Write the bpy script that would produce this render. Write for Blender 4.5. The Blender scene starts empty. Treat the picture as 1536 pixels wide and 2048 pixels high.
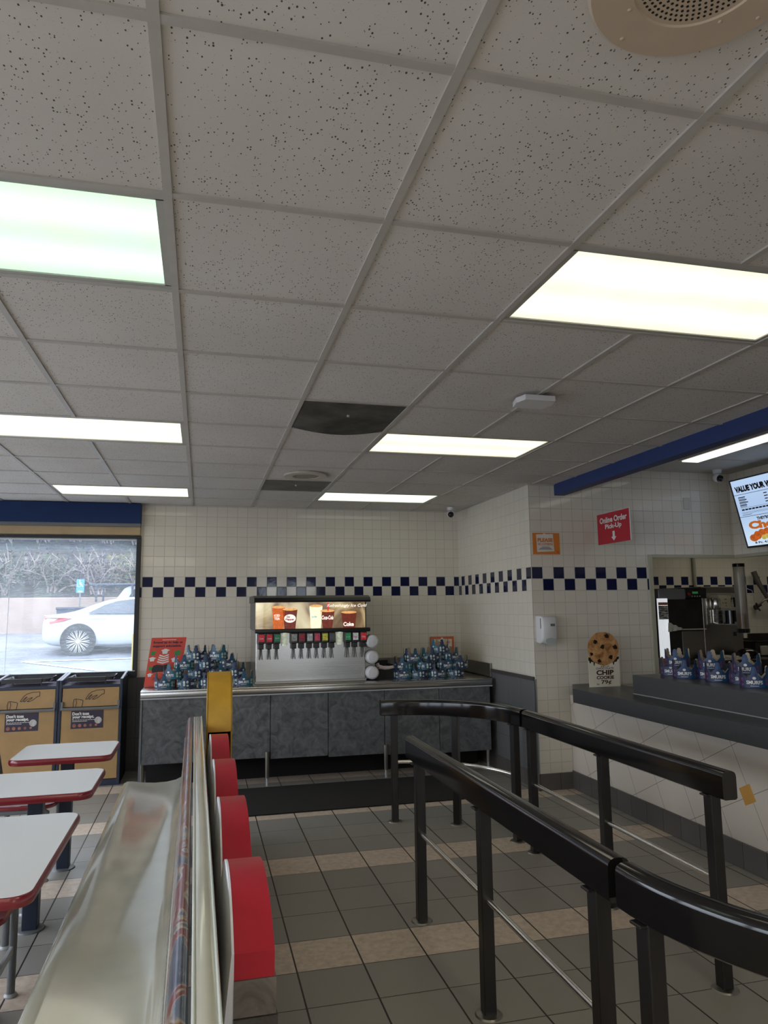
import bpy, bmesh, math, random
from mathutils import Vector, Matrix
random.seed(7)
S = bpy.context.scene
COL = S.collection
PI = math.pi

# ------------------------------------------------------------------ camera
FPX, PITCH, YAW, ROLL = 1441.147, 0.13455, 0.24807, -0.01205
cy_, sy_ = math.cos(YAW), math.sin(YAW)
cp_, sp_ = math.cos(PITCH), math.sin(PITCH)
cr_, sr_ = math.cos(ROLL), math.sin(ROLL)
FW = Vector((sy_ * cp_, cy_ * cp_, sp_))
R0 = Vector((cy_, -sy_, 0))
U0 = R0.cross(FW)
RV = cr_ * R0 + sr_ * U0
UV = -sr_ * R0 + cr_ * U0
cam_d = bpy.data.cameras.new('camera')
cam_d.sensor_fit = 'VERTICAL'
cam_d.sensor_height = 36.0
cam_d.sensor_width = 27.0
cam_d.lens = FPX / 2048 * 36.0
cam_d.clip_start = 0.05
cam_d.clip_end = 300
cam = bpy.data.objects.new('camera', cam_d)
COL.objects.link(cam)
M = Matrix(((RV.x, UV.x, -FW.x, 0), (RV.y, UV.y, -FW.y, 0), (RV.z, UV.z, -FW.z, 1.575), (0, 0, 0, 1)))
cam.matrix_world = M
S.camera = cam

# ------------------------------------------------------------------ world, exposure
LAMP = 1.02            # troffer diffuser radiance
SKYS = 4.4            # overcast sky radiance
S.view_settings.view_transform = 'Standard'
S.view_settings.look = 'None'
S.view_settings.exposure = 0.6
S.view_settings.gamma = 1.0
S.view_settings.use_curve_mapping = False
W = bpy.data.worlds.new('overcast_sky')
S.world = W
W.use_nodes = True
wn = W.node_tree
bgn = wn.nodes['Background']
tc = wn.nodes.new('ShaderNodeTexCoord')
sep = wn.nodes.new('ShaderNodeSeparateXYZ')
rmp = wn.nodes.new('ShaderNodeValToRGB')
rmp.color_ramp.elements[0].position = 0.42
rmp.color_ramp.elements[0].color = (0.30, 0.33, 0.38, 1)
rmp.color_ramp.elements[1].position = 0.62
rmp.color_ramp.elements[1].color = (0.80, 0.89, 1.0, 1)
mp = wn.nodes.new('ShaderNodeMapRange')
mp.inputs[1].default_value = -1
mp.inputs[2].default_value = 1
wn.links.new(tc.outputs['Generated'], sep.inputs[0])
wn.links.new(sep.outputs[2], mp.inputs[0])
wn.links.new(mp.outputs[0], rmp.inputs[0])
wn.links.new(rmp.outputs[0], bgn.inputs[0])
bgn.inputs[1].default_value = SKYS

# ------------------------------------------------------------------ materials
class NT:
    def __init__(s, name):
        s.m = bpy.data.materials.new(name)
        s.m.use_nodes = True
        s.t = s.m.node_tree
        s.b = s.t.nodes['Principled BSDF']
        s.out = s.t.nodes['Material Output']
    def n(s, typ, **k):
        nd = s.t.nodes.new('ShaderNode' + typ)
        for a, v in k.items():
            setattr(nd, a, v)
        return nd
    def l(s, a, b):
        s.t.links.new(a, b)
    def setv(s, sock, v):
        if hasattr(v, 'is_output') or isinstance(v, bpy.types.NodeSocket):
            s.l(v, sock)
        else:
            sock.default_value = v
    def math(s, op, a, b=0.0, c=0.0):
        nd = s.n('Math', operation=op)
        s.setv(nd.inputs[0], a); s.setv(nd.inputs[1], b)
        if op in ('MULTIPLY_ADD', 'COMPARE', 'SMOOTH_MIN'):
            s.setv(nd.inputs[2], c)
        return nd.outputs[0]
    def mix(s, f, a, b):
        nd = s.n('Mix', data_type='RGBA')
        s.setv(nd.inputs[0], f)
        s.setv(nd.inputs[6], (*a, 1) if isinstance(a, tuple) and len(a) == 3 else a)
        s.setv(nd.inputs[7], (*b, 1) if isinstance(b, tuple) and len(b) == 3 else b)
        return nd.outputs[2]
    def pos(s):
        g = s.n('NewGeometry')
        return g.outputs['Position']
    def obj(s):
        return s.n('TexCoord').outputs['Object']
    def xyz(s, v):
        nd = s.n('SeparateXYZ'); s.l(v, nd.inputs[0]); return nd.outputs
    def noise(s, vec, scale, detail=2, rough=.5, dist=0):
        nd = s.n('TexNoise')
        s.l(vec, nd.inputs['Vector'])
        nd.inputs['Scale'].default_value = scale
        nd.inputs['Detail'].default_value = detail
        nd.inputs['Roughness'].default_value = rough
        nd.inputs['Distortion'].default_value = dist
        return nd.outputs[0]
    def ramp(s, f, stops):
        nd = s.n('ValToRGB')
        s.setv(nd.inputs[0], f)
        e = nd.color_ramp.elements
        while len(e) < len(stops):
            e.new(.5)
        for q, (p, c) in zip(e, stops):
            q.position = p
            q.color = (*c, 1) if len(c) == 3 else c
        return nd.outputs[0]
    def bump(s, h, strength=.2, dist=.01):
        nd = s.n('Bump')
        s.l(h, nd.inputs['Height'])
        nd.inputs['Strength'].default_value = strength
        nd.inputs['Distance'].default_value = dist
        s.l(nd.outputs[0], s.b.inputs['Normal'])

def mat(name, c, r=.5, metal=0., coat=0., emit=0., spec=None, nz=0., ns=12., bump=0., emc=None):
    k = NT(name)
    k.b.inputs['Roughness'].default_value = r
    k.b.inputs['Metallic'].default_value = metal
    k.b.inputs['Coat Weight'].default_value = coat
    k.b.inputs['Coat Roughness'].default_value = .08
    if spec is not None:
        k.b.inputs['Specular IOR Level'].default_value = spec
    v = k.obj()
    n = k.noise(v, ns, 3)
    d = tuple(x * (1 - nz) for x in c)
    u = tuple(min(1, x * (1 + nz)) for x in c)
    k.l(k.ramp(n, [(.3, d), (.7, u)]), k.b.inputs['Base Color'])
    if bump:
        k.bump(k.noise(v, ns * 3, 3), bump, .004)
    if emit:
        k.b.inputs['Emission Color'].default_value = (*(emc or c), 1)
        k.b.inputs['Emission Strength'].default_value = emit
    return k.m

TS = 0.10698
ZC = 1.9413
def tile_wall(name, axis, x0, par, white=(.70, .645, .55), dark_below=None, band=True, rough=.07):
    """glazed square wall tiles with a two row navy chequer; axis = horizontal coordinate"""
    k = NT(name)
    p = k.xyz(k.pos())
    u = k.math('DIVIDE', k.math('SUBTRACT', p[axis], x0), TS)
    v = k.math('DIVIDE', k.math('SUBTRACT', p[2], ZC), TS)
    fu, fv = k.math('FLOOR', u), k.math('FLOOR', v)
    cu, cv = k.math('FRACT', u), k.math('FRACT', v)
    g = .022
    def edge(c):
        return k.math('MINIMUM', c, k.math('SUBTRACT', 1.0, c))
    e = k.math('MINIMUM', edge(cu), edge(cv))
    grout = k.math('LESS_THAN', e, g)
    # chequer
    par_ = k.math('MODULO', k.math('ADD', k.math('ADD', fu, fv), 1000 + par), 2.0)
    odd = k.math('GREATER_THAN', par_, .5)
    inb = k.math('MULTIPLY', k.math('LESS_THAN', v, 0.0), k.math('GREATER_THAN', v, -2.0))
    dk = k.math('MULTIPLY', odd, inb)
    if not band:
        dk = k.math('MULTIPLY', dk, 0.0)
    comb = k.n('CombineXYZ')
    k.l(fu, comb.inputs[0]); k.l(fv, comb.inputs[1])
    wn_ = k.n('TexWhiteNoise', noise_dimensions='3D')
    k.l(comb.outputs[0], wn_.inputs['Vector'])
    var = wn_.outputs['Value']
    wcol = k.mix(var, tuple(x * .965 for x in white), white)
    col = k.mix(dk, wcol, (.006, .009, .045))
    col = k.mix(grout, col, (.47, .44, .39))
    k.l(col, k.b.inputs['Base Color'])
    k.l(k.math('MULTIPLY_ADD', grout, .6, rough), k.b.inputs['Roughness'])
    # each glazed tile has its own slightly wavy, slightly tilted face
    h1 = k.math('MULTIPLY', k.math('SUBTRACT', wn_.outputs['Value'], .5), cu)
    sepc = k.n('SeparateColor'); k.l(wn_.outputs['Color'], sepc.inputs[0])
    h2 = k.math('MULTIPLY', k.math('SUBTRACT', sepc.outputs[1], .5), cv)
    n1 = k.noise(k.pos(), 22, 1)
    hh = k.math('ADD', k.math('MULTIPLY', k.math('ADD', h1, h2), .35), k.math('MULTIPLY', n1, .35))
    ed = k.math('MULTIPLY', k.math('MINIMUM', k.math('DIVIDE', e, .06), 1.0), .6)
    k.bump(k.math('ADD', hh, ed), .16, .004)
    k.b.inputs['Specular IOR Level'].default_value = .4
    return k.m

def grid_tile(name, axes, size, off, c1, c2, groutc, gw=.012, rough=.4, bumpd=.002):
    k = NT(name)
    p = k.xyz(k.pos())
    u = k.math('DIVIDE', k.math('SUBTRACT', p[axes[0]], off[0]), size[0])
    v = k.math('DIVIDE', k.math('SUBTRACT', p[axes[1]], off[1]), size[1])
    def edge(x):
        c = k.math('FRACT', x)
        return k.math('MINIMUM', c, k.math('SUBTRACT', 1.0, c))
    e = k.math('MINIMUM', edge(u), edge(v))
    grout = k.math('LESS_THAN', e, gw)
    comb = k.n('CombineXYZ')
    k.l(k.math('FLOOR', u), comb.inputs[0]); k.l(k.math('FLOOR', v), comb.inputs[1])
    wn_ = k.n('TexWhiteNoise', noise_dimensions='3D')
    k.l(comb.outputs[0], wn_.inputs['Vector'])
    col = k.mix(wn_.outputs['Value'], c1, c2)
    col = k.mix(grout, col, groutc)
    k.l(col, k.b.inputs['Base Color'])
    k.b.inputs['Roughness'].default_value = rough
    k.bump(k.math('MINIMUM', k.math('DIVIDE', e, .03), 1.0), .4, bumpd)
    return k.m

def floor_mat():
    k = NT('quarry_floor_tile')
    p = k.xyz(k.pos())
    t = .2988
    u = k.math('DIVIDE', k.math('SUBTRACT', p[0], .443), t)
    v = k.math('DIVIDE', k.math('SUBTRACT', 5.790, p[1]), t)
    def edge(x):
        c = k.math('FRACT', x)
        return k.math('MINIMUM', c, k.math('SUBTRACT', 1.0, c))
    eu, ev = edge(u), edge(v)
    g = k.math('MAXIMUM', k.math('LESS_THAN', eu, .0125), k.math('LESS_THAN', ev, .0075))
    fv = k.math('FLOOR', v)
    m4 = k.math('MODULO', k.math('ADD', fv, 400.0), 4.0)
    light = k.math('GREATER_THAN', m4, 2.5)
    comb = k.n('CombineXYZ')
    k.l(k.math('FLOOR', u), comb.inputs[0]); k.l(fv, comb.inputs[1])
    wn_ = k.n('TexWhiteNoise', noise_dimensions='3D')
    k.l(comb.outputs[0], wn_.inputs['Vector'])
    n = k.noise(k.pos(), 26, 5, .65)
    dk = k.mix(wn_.outputs['Value'], (.27, .255, .23), (.31, .29, .262))
    dk = k.mix(k.math('MULTIPLY', n, .35), dk, (.33, .31, .28))
    lt = k.ramp(n, [(.35, (.52, .415, .33)), (.62, (.68, .57, .47))])
    col = k.mix(light, dk, lt)
    col = k.mix(g, col, (.018, .012, .008))
    k.l(col, k.b.inputs['Base Color'])
    k.l(k.math('MULTIPLY_ADD', n, .18, .30), k.b.inputs['Roughness'])
    k.b.inputs['Specular IOR Level'].default_value = .35
    e = k.math('MINIMUM', eu, ev)
    k.bump(k.math('ADD', k.math('MINIMUM', k.math('DIVIDE', e, .02), 1.0), k.math('MULTIPLY', n, .25)), .35, .003)
    return k.m

def ceiling_mat():
    k = NT('fissured_ceiling_tile')
    v = k.pos()
    mpn = k.n('Mapping'); k.l(v, mpn.inputs[0])
    mpn.inputs['Scale'].default_value = (1, .72, 1)
    vn = k.n('TexVoronoi', feature='F1')
    k.l(mpn.outputs[0], vn.inputs['Vector'])
    vn.inputs['Scale'].default_value = 138
    sc_ = k.n('SeparateColor'); k.l(vn.outputs['Color'], sc_.inputs[0])
    dens = k.noise(v, 2.2, 2)
    thr = k.math('MULTIPLY', k.math('MAXIMUM', k.math('SUBTRACT', sc_.outputs[0], k.math('MULTIPLY_ADD', dens, .22, .30)), 0.0), .56)
    spot = k.math('LESS_THAN', vn.outputs['Distance'], thr)
    vn2 = k.n('TexVoronoi', feature='F1')
    k.l(v, vn2.inputs['Vector']); vn2.inputs['Scale'].default_value = 330
    s2 = k.n('SeparateColor'); k.l(vn2.outputs['Color'], s2.inputs[0])
    sp2 = k.math('LESS_THAN', vn2.outputs['Distance'], k.math('MULTIPLY', k.math('MAXIMUM', k.math('SUBTRACT', s2.outputs[1], .8), 0.0), 1.2))
    allsp = k.math('MAXIMUM', spot, k.math('MULTIPLY', sp2, .6))
    stain = k.noise(v, 1.3, 3)
    base = k.ramp(stain, [(.35, (.625, .59, .55)), (.65, (.68, .645, .605))])
    col = k.mix(allsp, base, (.10, .088, .075))
    k.l(col, k.b.inputs['Base Color'])
    k.b.inputs['Roughness'].default_value = .95
    k.b.inputs['Specular IOR Level'].default_value = .1
    k.bump(k.math('SUBTRACT', 1.0, allsp), .5, .002)
    return k.m

def marble(name, a, b, rough=.3, scale=9):
    k = NT(name)
    v = k.obj()
    n = k.noise(v, scale, 6, .62, 1.2)
    k.l(k.ramp(n, [(.32, a), (.5, tuple((x + y) / 2 for x, y in zip(a, b))), (.68, b)]), k.b.inputs['Base Color'])
    k.b.inputs['Roughness'].default_value = rough
    return k.m

def speckle(name, base, spots, scale=220, thr=.55, rough=.4, big=None):
    k = NT(name)
    v = k.pos()
    vn = k.n('TexVoronoi', feature='F1'); k.l(v, vn.inputs['Vector']); vn.inputs['Scale'].default_value = scale
    sc_ = k.n('SeparateColor'); k.l(vn.outputs['Color'], sc_.inputs[0])
    rad = k.math('MULTIPLY', k.math('MAXIMUM', k.math('SUBTRACT', sc_.outputs[0], thr), 0.0), .9)
    sp = k.math('LESS_THAN', vn.outputs['Distance'], rad)
    c2 = k.mix(sc_.outputs[1], spots, tuple(min(1, x * 2.6) for x in spots))
    col = k.mix(sp, base, c2)
    if big:
        # large tiles laid at an angle, thin joints
        p = k.xyz(v)
        ca, sa = math.cos(math.atan(.5)), math.sin(math.atan(.5))
        yy = k.math('SUBTRACT', p[1], big[0]); zz = k.math('SUBTRACT', p[2], big[1])
        a = k.math('DIVIDE', k.math('SUBTRACT', k.math('MULTIPLY', yy, ca), k.math('MULTIPLY', zz, sa)), .3)
        b = k.math('DIVIDE', k.math('ADD', k.math('MULTIPLY', yy, sa), k.math('MULTIPLY', zz, ca)), .3)
        def edge(x):
            c = k.math('FRACT', x)
            return k.math('MINIMUM', c, k.math('SUBTRACT', 1.0, c))
        g = k.math('LESS_THAN', k.math('MINIMUM', edge(a), edge(b)), .006)
        col = k.mix(g, col, (.22, .19, .16))
    k.l(col, k.b.inputs['Base Color'])
    k.b.inputs['Roughness'].default_value = rough
    return k.m

def brushed(name, c, rough=.3, scale=(2, 2, 300)):
    k = NT(name)
    mpn = k.n('Mapping'); k.l(k.obj(), mpn.inputs[0])
    mpn.inputs['Scale'].default_value = scale
    n = k.noise(mpn.outputs[0], 1.0, 3)
    k.l(k.ramp(n, [(.2, tuple(x * .85 for x in c)), (.8, c)]), k.b.inputs['Base Color'])
    k.b.inputs['Metallic'].default_value = 1.0
    k.l(k.math('MULTIPLY_ADD', n, .15, rough - .07), k.b.inputs['Roughness'])
    k.bump(n, .012, .002)
    return k.m

def lens_mat(name, warm, strength):
    """prismatic troffer lens, two tubes glowing behind it"""
    k = NT(name)
    o = k.xyz(k.obj())
    # object y runs across the fixture (-.3 .. .3), x along it
    def tube(c):
        d = k.math('DIVIDE', k.math('SUBTRACT', o[1], c), .105)
        return k.math('POWER', 2.718, k.math('MULTIPLY', k.math('MULTIPLY', d, d), -1.0))
    t = k.math('ADD', tube(-.14), tube(.13))
    blot = k.noise(k.obj(), 5, 3)
    val = k.math('MULTIPLY_ADD', t, .42, .62)
    val = k.math('MULTIPLY', val, k.math('MULTIPLY_ADD', blot, .12, .92))
    vn = k.n('TexVoronoi', feature='F1', distance='CHEBYCHEV')
    k.l(k.obj(), vn.inputs['Vector']); vn.inputs['Scale'].default_value = 110; vn.inputs['Randomness'].default_value = 0
    pr = k.math('MULTIPLY_ADD', vn.outputs['Distance'], -.35, 1.08)
    val = k.math('MULTIPLY', val, pr)
    cc = k.ramp(blot, [(.35, warm), (.7, tuple(x * y for x, y in zip(warm, (1, .97, .84))))])
    k.l(cc, k.b.inputs['Emission Color'])
    k.l(k.math('MULTIPLY', val, strength), k.b.inputs['Emission Strength'])
    k.b.inputs['Base Color'].default_value = (.6, .6, .55, 1)
    k.b.inputs['Roughness'].default_value = .5
    return k.m

def pane_mat(name, tint=(.97, .985, 1.0), film=.05, gloss=.05, scratch=True):
    k = NT(name)
    k.t.nodes.remove(k.b)
    tr = k.n('BsdfTransparent'); tr.inputs[0].default_value = (*tint, 1)
    gl = k.n('BsdfGlossy'); gl.inputs['Roughness'].default_value = .03
    df = k.n('BsdfTranslucent'); df.inputs[0].default_value = (.9, .95, 1, 1)
    m1 = k.n('MixShader'); m2 = k.n('MixShader')
    fr = k.n('Fresnel'); fr.inputs[0].default_value = 1.35
    k.l(k.math('MULTIPLY', fr.outputs[0], gloss * 10), m1.inputs[0])
    k.l(tr.outputs[0], m1.inputs[1]); k.l(gl.outputs[0], m1.inputs[2])
    if scratch:
        mpn = k.n('Mapping'); k.l(k.obj(), mpn.inputs[0]); mpn.inputs['Scale'].default_value = (1, 1, 14)
        n = k.noise(mpn.outputs[0], 3, 6, .7, 1.5)
        n2 = k.noise(k.obj(), 60, 3, .7)
        line = k.math('LESS_THAN', k.math('ABSOLUTE', k.math('SUBTRACT', n, .5)), .0035)
        dots = k.math('GREATER_THAN', n2, .73)
        f = k.math('ADD', k.math('MULTIPLY', k.math('MAXIMUM', line, dots), .25), film)
        k.l(f, m2.inputs[0])
    else:
        m2.inputs[0].default_value = film
    k.l(m1.outputs[0], m2.inputs[1]); k.l(df.outputs[0], m2.inputs[2])
    k.l(m2.outputs[0], k.out.inputs[0])
    return k.m

MT = {}
def G(name, *a, **k):
    if name not in MT:
        MT[name] = mat(name, *a, **k)
    return MT[name]
m_wall_back = tile_wall('glazed_wall_tile_back', 0, -.27896, 1)
m_wall_front = tile_wall('glazed_wall_tile_pier', 0, 2.8845, 0)
m_wall_ret = tile_wall('glazed_wall_tile_return', 1, 5.992, 0)
m_wall_kit = tile_wall('glazed_wall_tile_kitchen', 0, 5.519, 1, white=(.60, .57, .49), rough=.16)
m_wall_sof = tile_wall('glazed_wall_tile_soffit', 1, 5.992, 0, band=False)
m_wains = grid_tile('grey_wainscot_tile', (1, 2), (.30, .30), (5.99, .96), (.115, .115, .12), (.135, .135, .14), (.075, .075, .08), .008, .45)
m_wains_b = grid_tile('grey_wainscot_tile_rear', (0, 2), (.30, .30), (-.62, .92), (.115, .115, .12), (.135, .135, .14), (.075, .075, .08), .008, .45)
m_base_x = grid_tile('cove_base_tile_side', (1, 2), (.195, .5), (5.669, -.2), (.095, .085, .08), (.115, .105, .10), (.02, .015, .012), .012, .35)
m_base_y = grid_tile('cove_base_tile_pier', (0, 2), (.195, .5), (2.885, -.2), (.095, .085, .08), (.115, .105, .10), (.02, .015, .012), .012, .35)
m_floor = floor_mat()
m_ceil = ceiling_mat()
m_grid = G('ceiling_grid_paint', (.47, .44, .40), .5, nz=.05)
m_marble = marble('grey_marble_laminate', (.058, .062, .068), (.165, .17, .175), .33, 11)
m_marble2 = marble('taupe_marble_laminate', (.10, .085, .075), (.27, .24, .22), .35, 9)
m_steel = brushed('brushed_steel', (.52, .51, .49), .24)
m_steel_d = brushed('dull_steel', (.36, .34, .31), .35)
m_chrome = G('polished_steel_tube', (.86, .84, .80), .22, 1.0, nz=.02)
m_black = G('black_gloss_enamel', (.008, .007, .007), .11, nz=.1)
m_blackm = G('black_satin_steel', (.014, .012, .012), .34, nz=.1)
m_navy = G('navy_powder_coat', (.014, .022, .045), .42, nz=.08)
m_blue = G('royal_blue_paint', (.010, .028, .098), .6, nz=.05, spec=.2)
m_red = G('crimson_laminate', (.45, .012, .03), .38, nz=.05)
m_redw = G('maroon_vinyl_edge', (.20, .010, .018), .28, coat=.3, nz=.05)
m_yellow = G('golden_yellow_laminate', (.55, .30, .025), .42, nz=.14, ns=7, bump=.04)
m_white = G('white_laminate', (.62, .60, .62), .22, nz=.03)
m_plastic_w = G('white_plastic', (.66, .65, .66), .35, nz=.02)
m_tabletop = speckle('white_flecked_tabletop', (.80, .80, .80), (.5, .5, .5), 400, .8, .20)
m_cream = G('cream_moulded_fibreglass', (.52, .495, .40), .22, coat=1.0, nz=.07, ns=5)
m_dkgrey = speckle('charcoal_solid_surface', (.045, .046, .048), (.06, .06, .06), 500, .6, .33)
m_kraft = G('kraft_brown_panel', (.36, .215, .085), .5, nz=.12, ns=6)
m_paper_tan = G('cardboard_inside', (.42, .34, .25), .8, nz=.05)
m_ink_dk = G('dark_brown_ink', (.03, .012, .01), .6)
m_ink_navy = G('dark_navy_print', (.028, .018, .038), .5)
m_ink_w = G('white_print', (.70, .68, .64), .6)
m_ink_red = G('red_print', (.55, .03, .03), .5)
m_orange = G('orange_card', (.66, .20, .025), .55, nz=.05)
m_orange_d = G('deep_orange_print', (.62, .13, .04), .55)
m_green = G('green_print', (.03, .22, .05), .55)
m_coral = G('coral_red_card', (.60, .06, .035), .5, nz=.06)
m_paper = G('off_white_paper', (.68, .65, .60), .7, nz=.03)
m_cardw = G('cream_card', (.72, .66, .54), .6, nz=.02)
m_beige = G('beige_enamel', (.54, .43, .32), .42, nz=.04)
m_hole = G('black_void', (.006, .005, .005), .9)
m_rubber = G('black_rubber', (.018, .018, .02), .8, nz=.2)
m_matc = G('charcoal_loop_mat', (.012, .010, .009), .95, nz=.5, ns=120, bump=.5)
m_greytube = G('grey_powder_coat', (.13, .135, .14), .4, nz=.05)
m_silver = G('silver_paint', (.42, .43, .45), .3, nz=.04)
m_tan = G('tan_painted_wood', (.40, .285, .155), .55, nz=.1, ns=5)

# ------------------------------------------------------------------ mesh helpers
class MB:
    def __init__(s):
        s.bm = bmesh.new()
        s.mi = 0
    def _f(s, vs):
        try:
            f = s.bm.faces.new(vs); f.material_index = s.mi; return f
        except ValueError:
            return None
    def box(s, x0, x1, y0, y1, z0, z1, bev=0.0, seg=2, mtx=None):
        nb = bmesh.new()
        bmesh.ops.create_cube(nb, size=1.0)
        for v in nb.verts:
            v.co = Vector(((x0 + x1) / 2 + v.co.x * (x1 - x0), (y0 + y1) / 2 + v.co.y * (y1 - y0), (z0 + z1) / 2 + v.co.z * (z1 - z0)))
        if bev > 0:
            bmesh.ops.bevel(nb, geom=nb.edges[:], offset=bev, segments=seg, affect='EDGES', profile=.5)
        return s._merge(nb, mtx)
    def _merge(s, nb, mtx=None):
        mp_ = {}
        for v in nb.verts:
            mp_[v.index if False else v] = s.bm.verts.new(mtx @ v.co if mtx else v.co)
        for f in nb.faces:
            s._f([mp_[v] for v in f.verts])
        nb.free()
        return s
    def cyl(s, p0, p1, r0, r1=None, n=20, cap=True):
        p0, p1 = Vector(p0), Vector(p1)
        r1 = r0 if r1 is None else r1
        d = (p1 - p0).normalized()
        a = d.orthogonal().normalized(); b = d.cross(a)
        A = [s.bm.verts.new(p0 + (a * math.cos(2 * PI * i / n) + b * math.sin(2 * PI * i / n)) * r0) for i in range(n)]
        B = [s.bm.verts.new(p1 + (a * math.cos(2 * PI * i / n) + b * math.sin(2 * PI * i / n)) * r1) for i in range(n)]
        for i in range(n):
            s._f([A[i], A[(i + 1) % n], B[(i + 1) % n], B[i]])
        if cap:
            s._f(A[::-1]); s._f(B)
        return s
    def tube(s, pts, r, n=12, cap=True):
        pts = [Vector(p) for p in pts]
        rs = r if isinstance(r, (list, tuple)) else [r] * len(pts)
        rings = []
        t0 = (pts[1] - pts[0]).normalized()
        a = t0.orthogonal().normalized()
        for i, p in enumerate(pts):
            if i == 0: t = t0
            elif i == len(pts) - 1: t = (pts[-1] - pts[-2]).normalized()
            else: t = ((pts[i + 1] - p).normalized() + (p - pts[i - 1]).normalized()).normalized()
            a = (a - t * a.dot(t)).normalized(); b = t.cross(a)
            rings.append([s.bm.verts.new(p + (a * math.cos(2 * PI * k / n) + b * math.sin(2 * PI * k / n)) * rs[i]) for k in range(n)])
        for A, B in zip(rings, rings[1:]):
            for k in range(n):
                s._f([A[k], A[(k + 1) % n], B[(k + 1) % n], B[k]])
        if cap:
            s._f(rings[0][::-1]); s._f(rings[-1])
        return s
    def loft(s, rings, close=True, cap=True):
        R = [[s.bm.verts.new(Vector(p)) for p in r] for r in rings]
        n = len(R[0])
        for A, B in zip(R, R[1:]):
            for k in range(n if close else n - 1):
                s._f([A[k], A[(k + 1) % n], B[(k + 1) % n], B[k]])
        if cap and close:
            s._f(R[0][::-1]); s._f(R[-1])
        return s
    def prism(s, pts, O, R, U, t0, t1):
        """2-D outline in the frame O,R,U extruded along N=RxU from t0 to t1"""
        O, R, U = Vector(O), Vector(R), Vector(U)
        N = R.cross(U)
        A = [s.bm.verts.new(O + R * p[0] + U * p[1] + N * t0) for p in pts]
        B = [s.bm.verts.new(O + R * p[0] + U * p[1] + N * t1) for p in pts]
        n = len(pts)
        for i in range(n):
            s._f([A[i], A[(i + 1) % n], B[(i + 1) % n], B[i]])
        s._f(A[::-1]); s._f(B)
        return s
    def lathe(s, prof, C=(0, 0, 0), axis=(0, 0, 1), n=32):
        C = Vector(C); d = Vector(axis).normalized()
        a = d.orthogonal().normalized(); b = d.cross(a)
        rings = []
        for r, h in prof:
            rings.append([s.bm.verts.new(C + d * h + (a * math.cos(2 * PI * i / n) + b * math.sin(2 * PI * i / n)) * max(r, 1e-5)) for i in range(n)])
        for A, B in zip(rings, rings[1:]):
            for i in range(n):
                s._f([A[i], A[(i + 1) % n], B[(i + 1) % n], B[i]])
        return s
    def sphere(s, c, r, n=16, sc=(1, 1, 1)):
        nb = bmesh.new()
        bmesh.ops.create_uvsphere(nb, u_segments=n, v_segments=max(6, n // 2), radius=1)
        for v in nb.verts:
            v.co = Vector(c) + Vector((v.co.x * r * sc[0], v.co.y * r * sc[1], v.co.z * r * sc[2]))
        return s._merge(nb)

def obj(name, mb, m, parent=None, off=None, smooth=True, angle=35):
    """link one mesh object. mb in world coordinates of the thing; parent root offset is subtracted"""
    me = bpy.data.meshes.new(name)
    bm = mb.bm
    bmesh.ops.remove_doubles(bm, verts=bm.verts[:], dist=1e-5)
    bmesh.ops.recalc_face_normals(bm, faces=bm.faces[:])
    if parent is not None:
        q = parent; o = Vector()
        while q is not None:
            o += q.location; q = q.parent
        bmesh.ops.translate(bm, verts=bm.verts[:], vec=-o)
    bm.to_mesh(me); bm.free()
    for x in (m if isinstance(m, (list, tuple)) else [m]):
        me.materials.append(x)
    if smooth:
        me.shade_smooth()
        try:
            me.set_sharp_from_angle(angle=math.radians(angle))
        except Exception:
            pass
    o = bpy.data.objects.new(name, me)
    COL.objects.link(o)
    if parent is not None:
        o.parent = parent
    return o

def thing(name, label, cat, loc, group=None):
    o = bpy.data.objects.new(name, None)
    COL.objects.link(o)
    o.location = loc
    o.empty_display_size = .1
    o['label'] = label; o['category'] = cat
    if group: o['group'] = group
    return o
def tag(o, label, cat, group=None):
    o['label'] = label; o['category'] = cat
    if group: o['group'] = group
    return o
def struct(name, mb, m, parent=None, **k):
    o = obj(name, mb, m, parent, **k)
    if parent is None: o['kind'] = 'structure'
    return o
def dup(root, loc, rz=0, label=None, group=None):
    r = root.copy(); COL.objects.link(r)
    r.location = loc; r.rotation_euler = (0, 0, rz)
    if label: r['label'] = label
    if group: r['group'] = group
    for ch in list(root.children):
        c = ch.copy(); COL.objects.link(c); c.parent = r
        for g in ch.children:
            d = g.copy(); COL.objects.link(d); d.parent = c
    return r
def tmesh(s, bold=0.0, ext=.002, shear=0.0, spacing=1.0):
    cu = bpy.data.curves.new('t', 'FONT')
    cu.body = s; cu.offset = bold; cu.extrude = 0; cu.shear = shear
    cu.space_character = spacing
    cu.resolution_u = 3
    ob = bpy.data.objects.new('t', cu)
    me = bpy.data.meshes.new_from_object(ob)
    bpy.data.objects.remove(ob)
    return me
def text(s, O, R, U, w, h, m, parent, bold=.02, lift=.0015, name='lettering', wrap=None, shear=0.0, spacing=1.0, mb=None):
    """lettering fitted to width w and height h, centred on O in the plane R,U"""
    me = tmesh(s, bold, shear=shear, spacing=spacing)
    xs = [v.co.x for v in me.vertices]; ys = [v.co.y for v in me.vertices]
    x0, x1, y0, y1 = min(xs), max(xs), min(ys), max(ys)
    O, R, U = Vector(O), Vector(R), Vector(U); N = R.cross(U)
    own = mb is None
    if own: mb = MB()
    vs = []
    for v in me.vertices:
        a = ((v.co.x - x0) / (x1 - x0) - .5) * w
        b = ((v.co.y - y0) / (y1 - y0) - .5) * h
        if wrap:
            vs.append(mb.bm.verts.new(wrap(a, b)))
        else:
            vs.append(mb.bm.verts.new(O + R * a + U * b + N * lift))
    for p in me.polygons:
        mb._f([vs[i] for i in p.vertices])
    bpy.data.meshes.remove(me)
    if own:
        return obj(name, mb, m, parent, smooth=False)
    return mb
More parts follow.
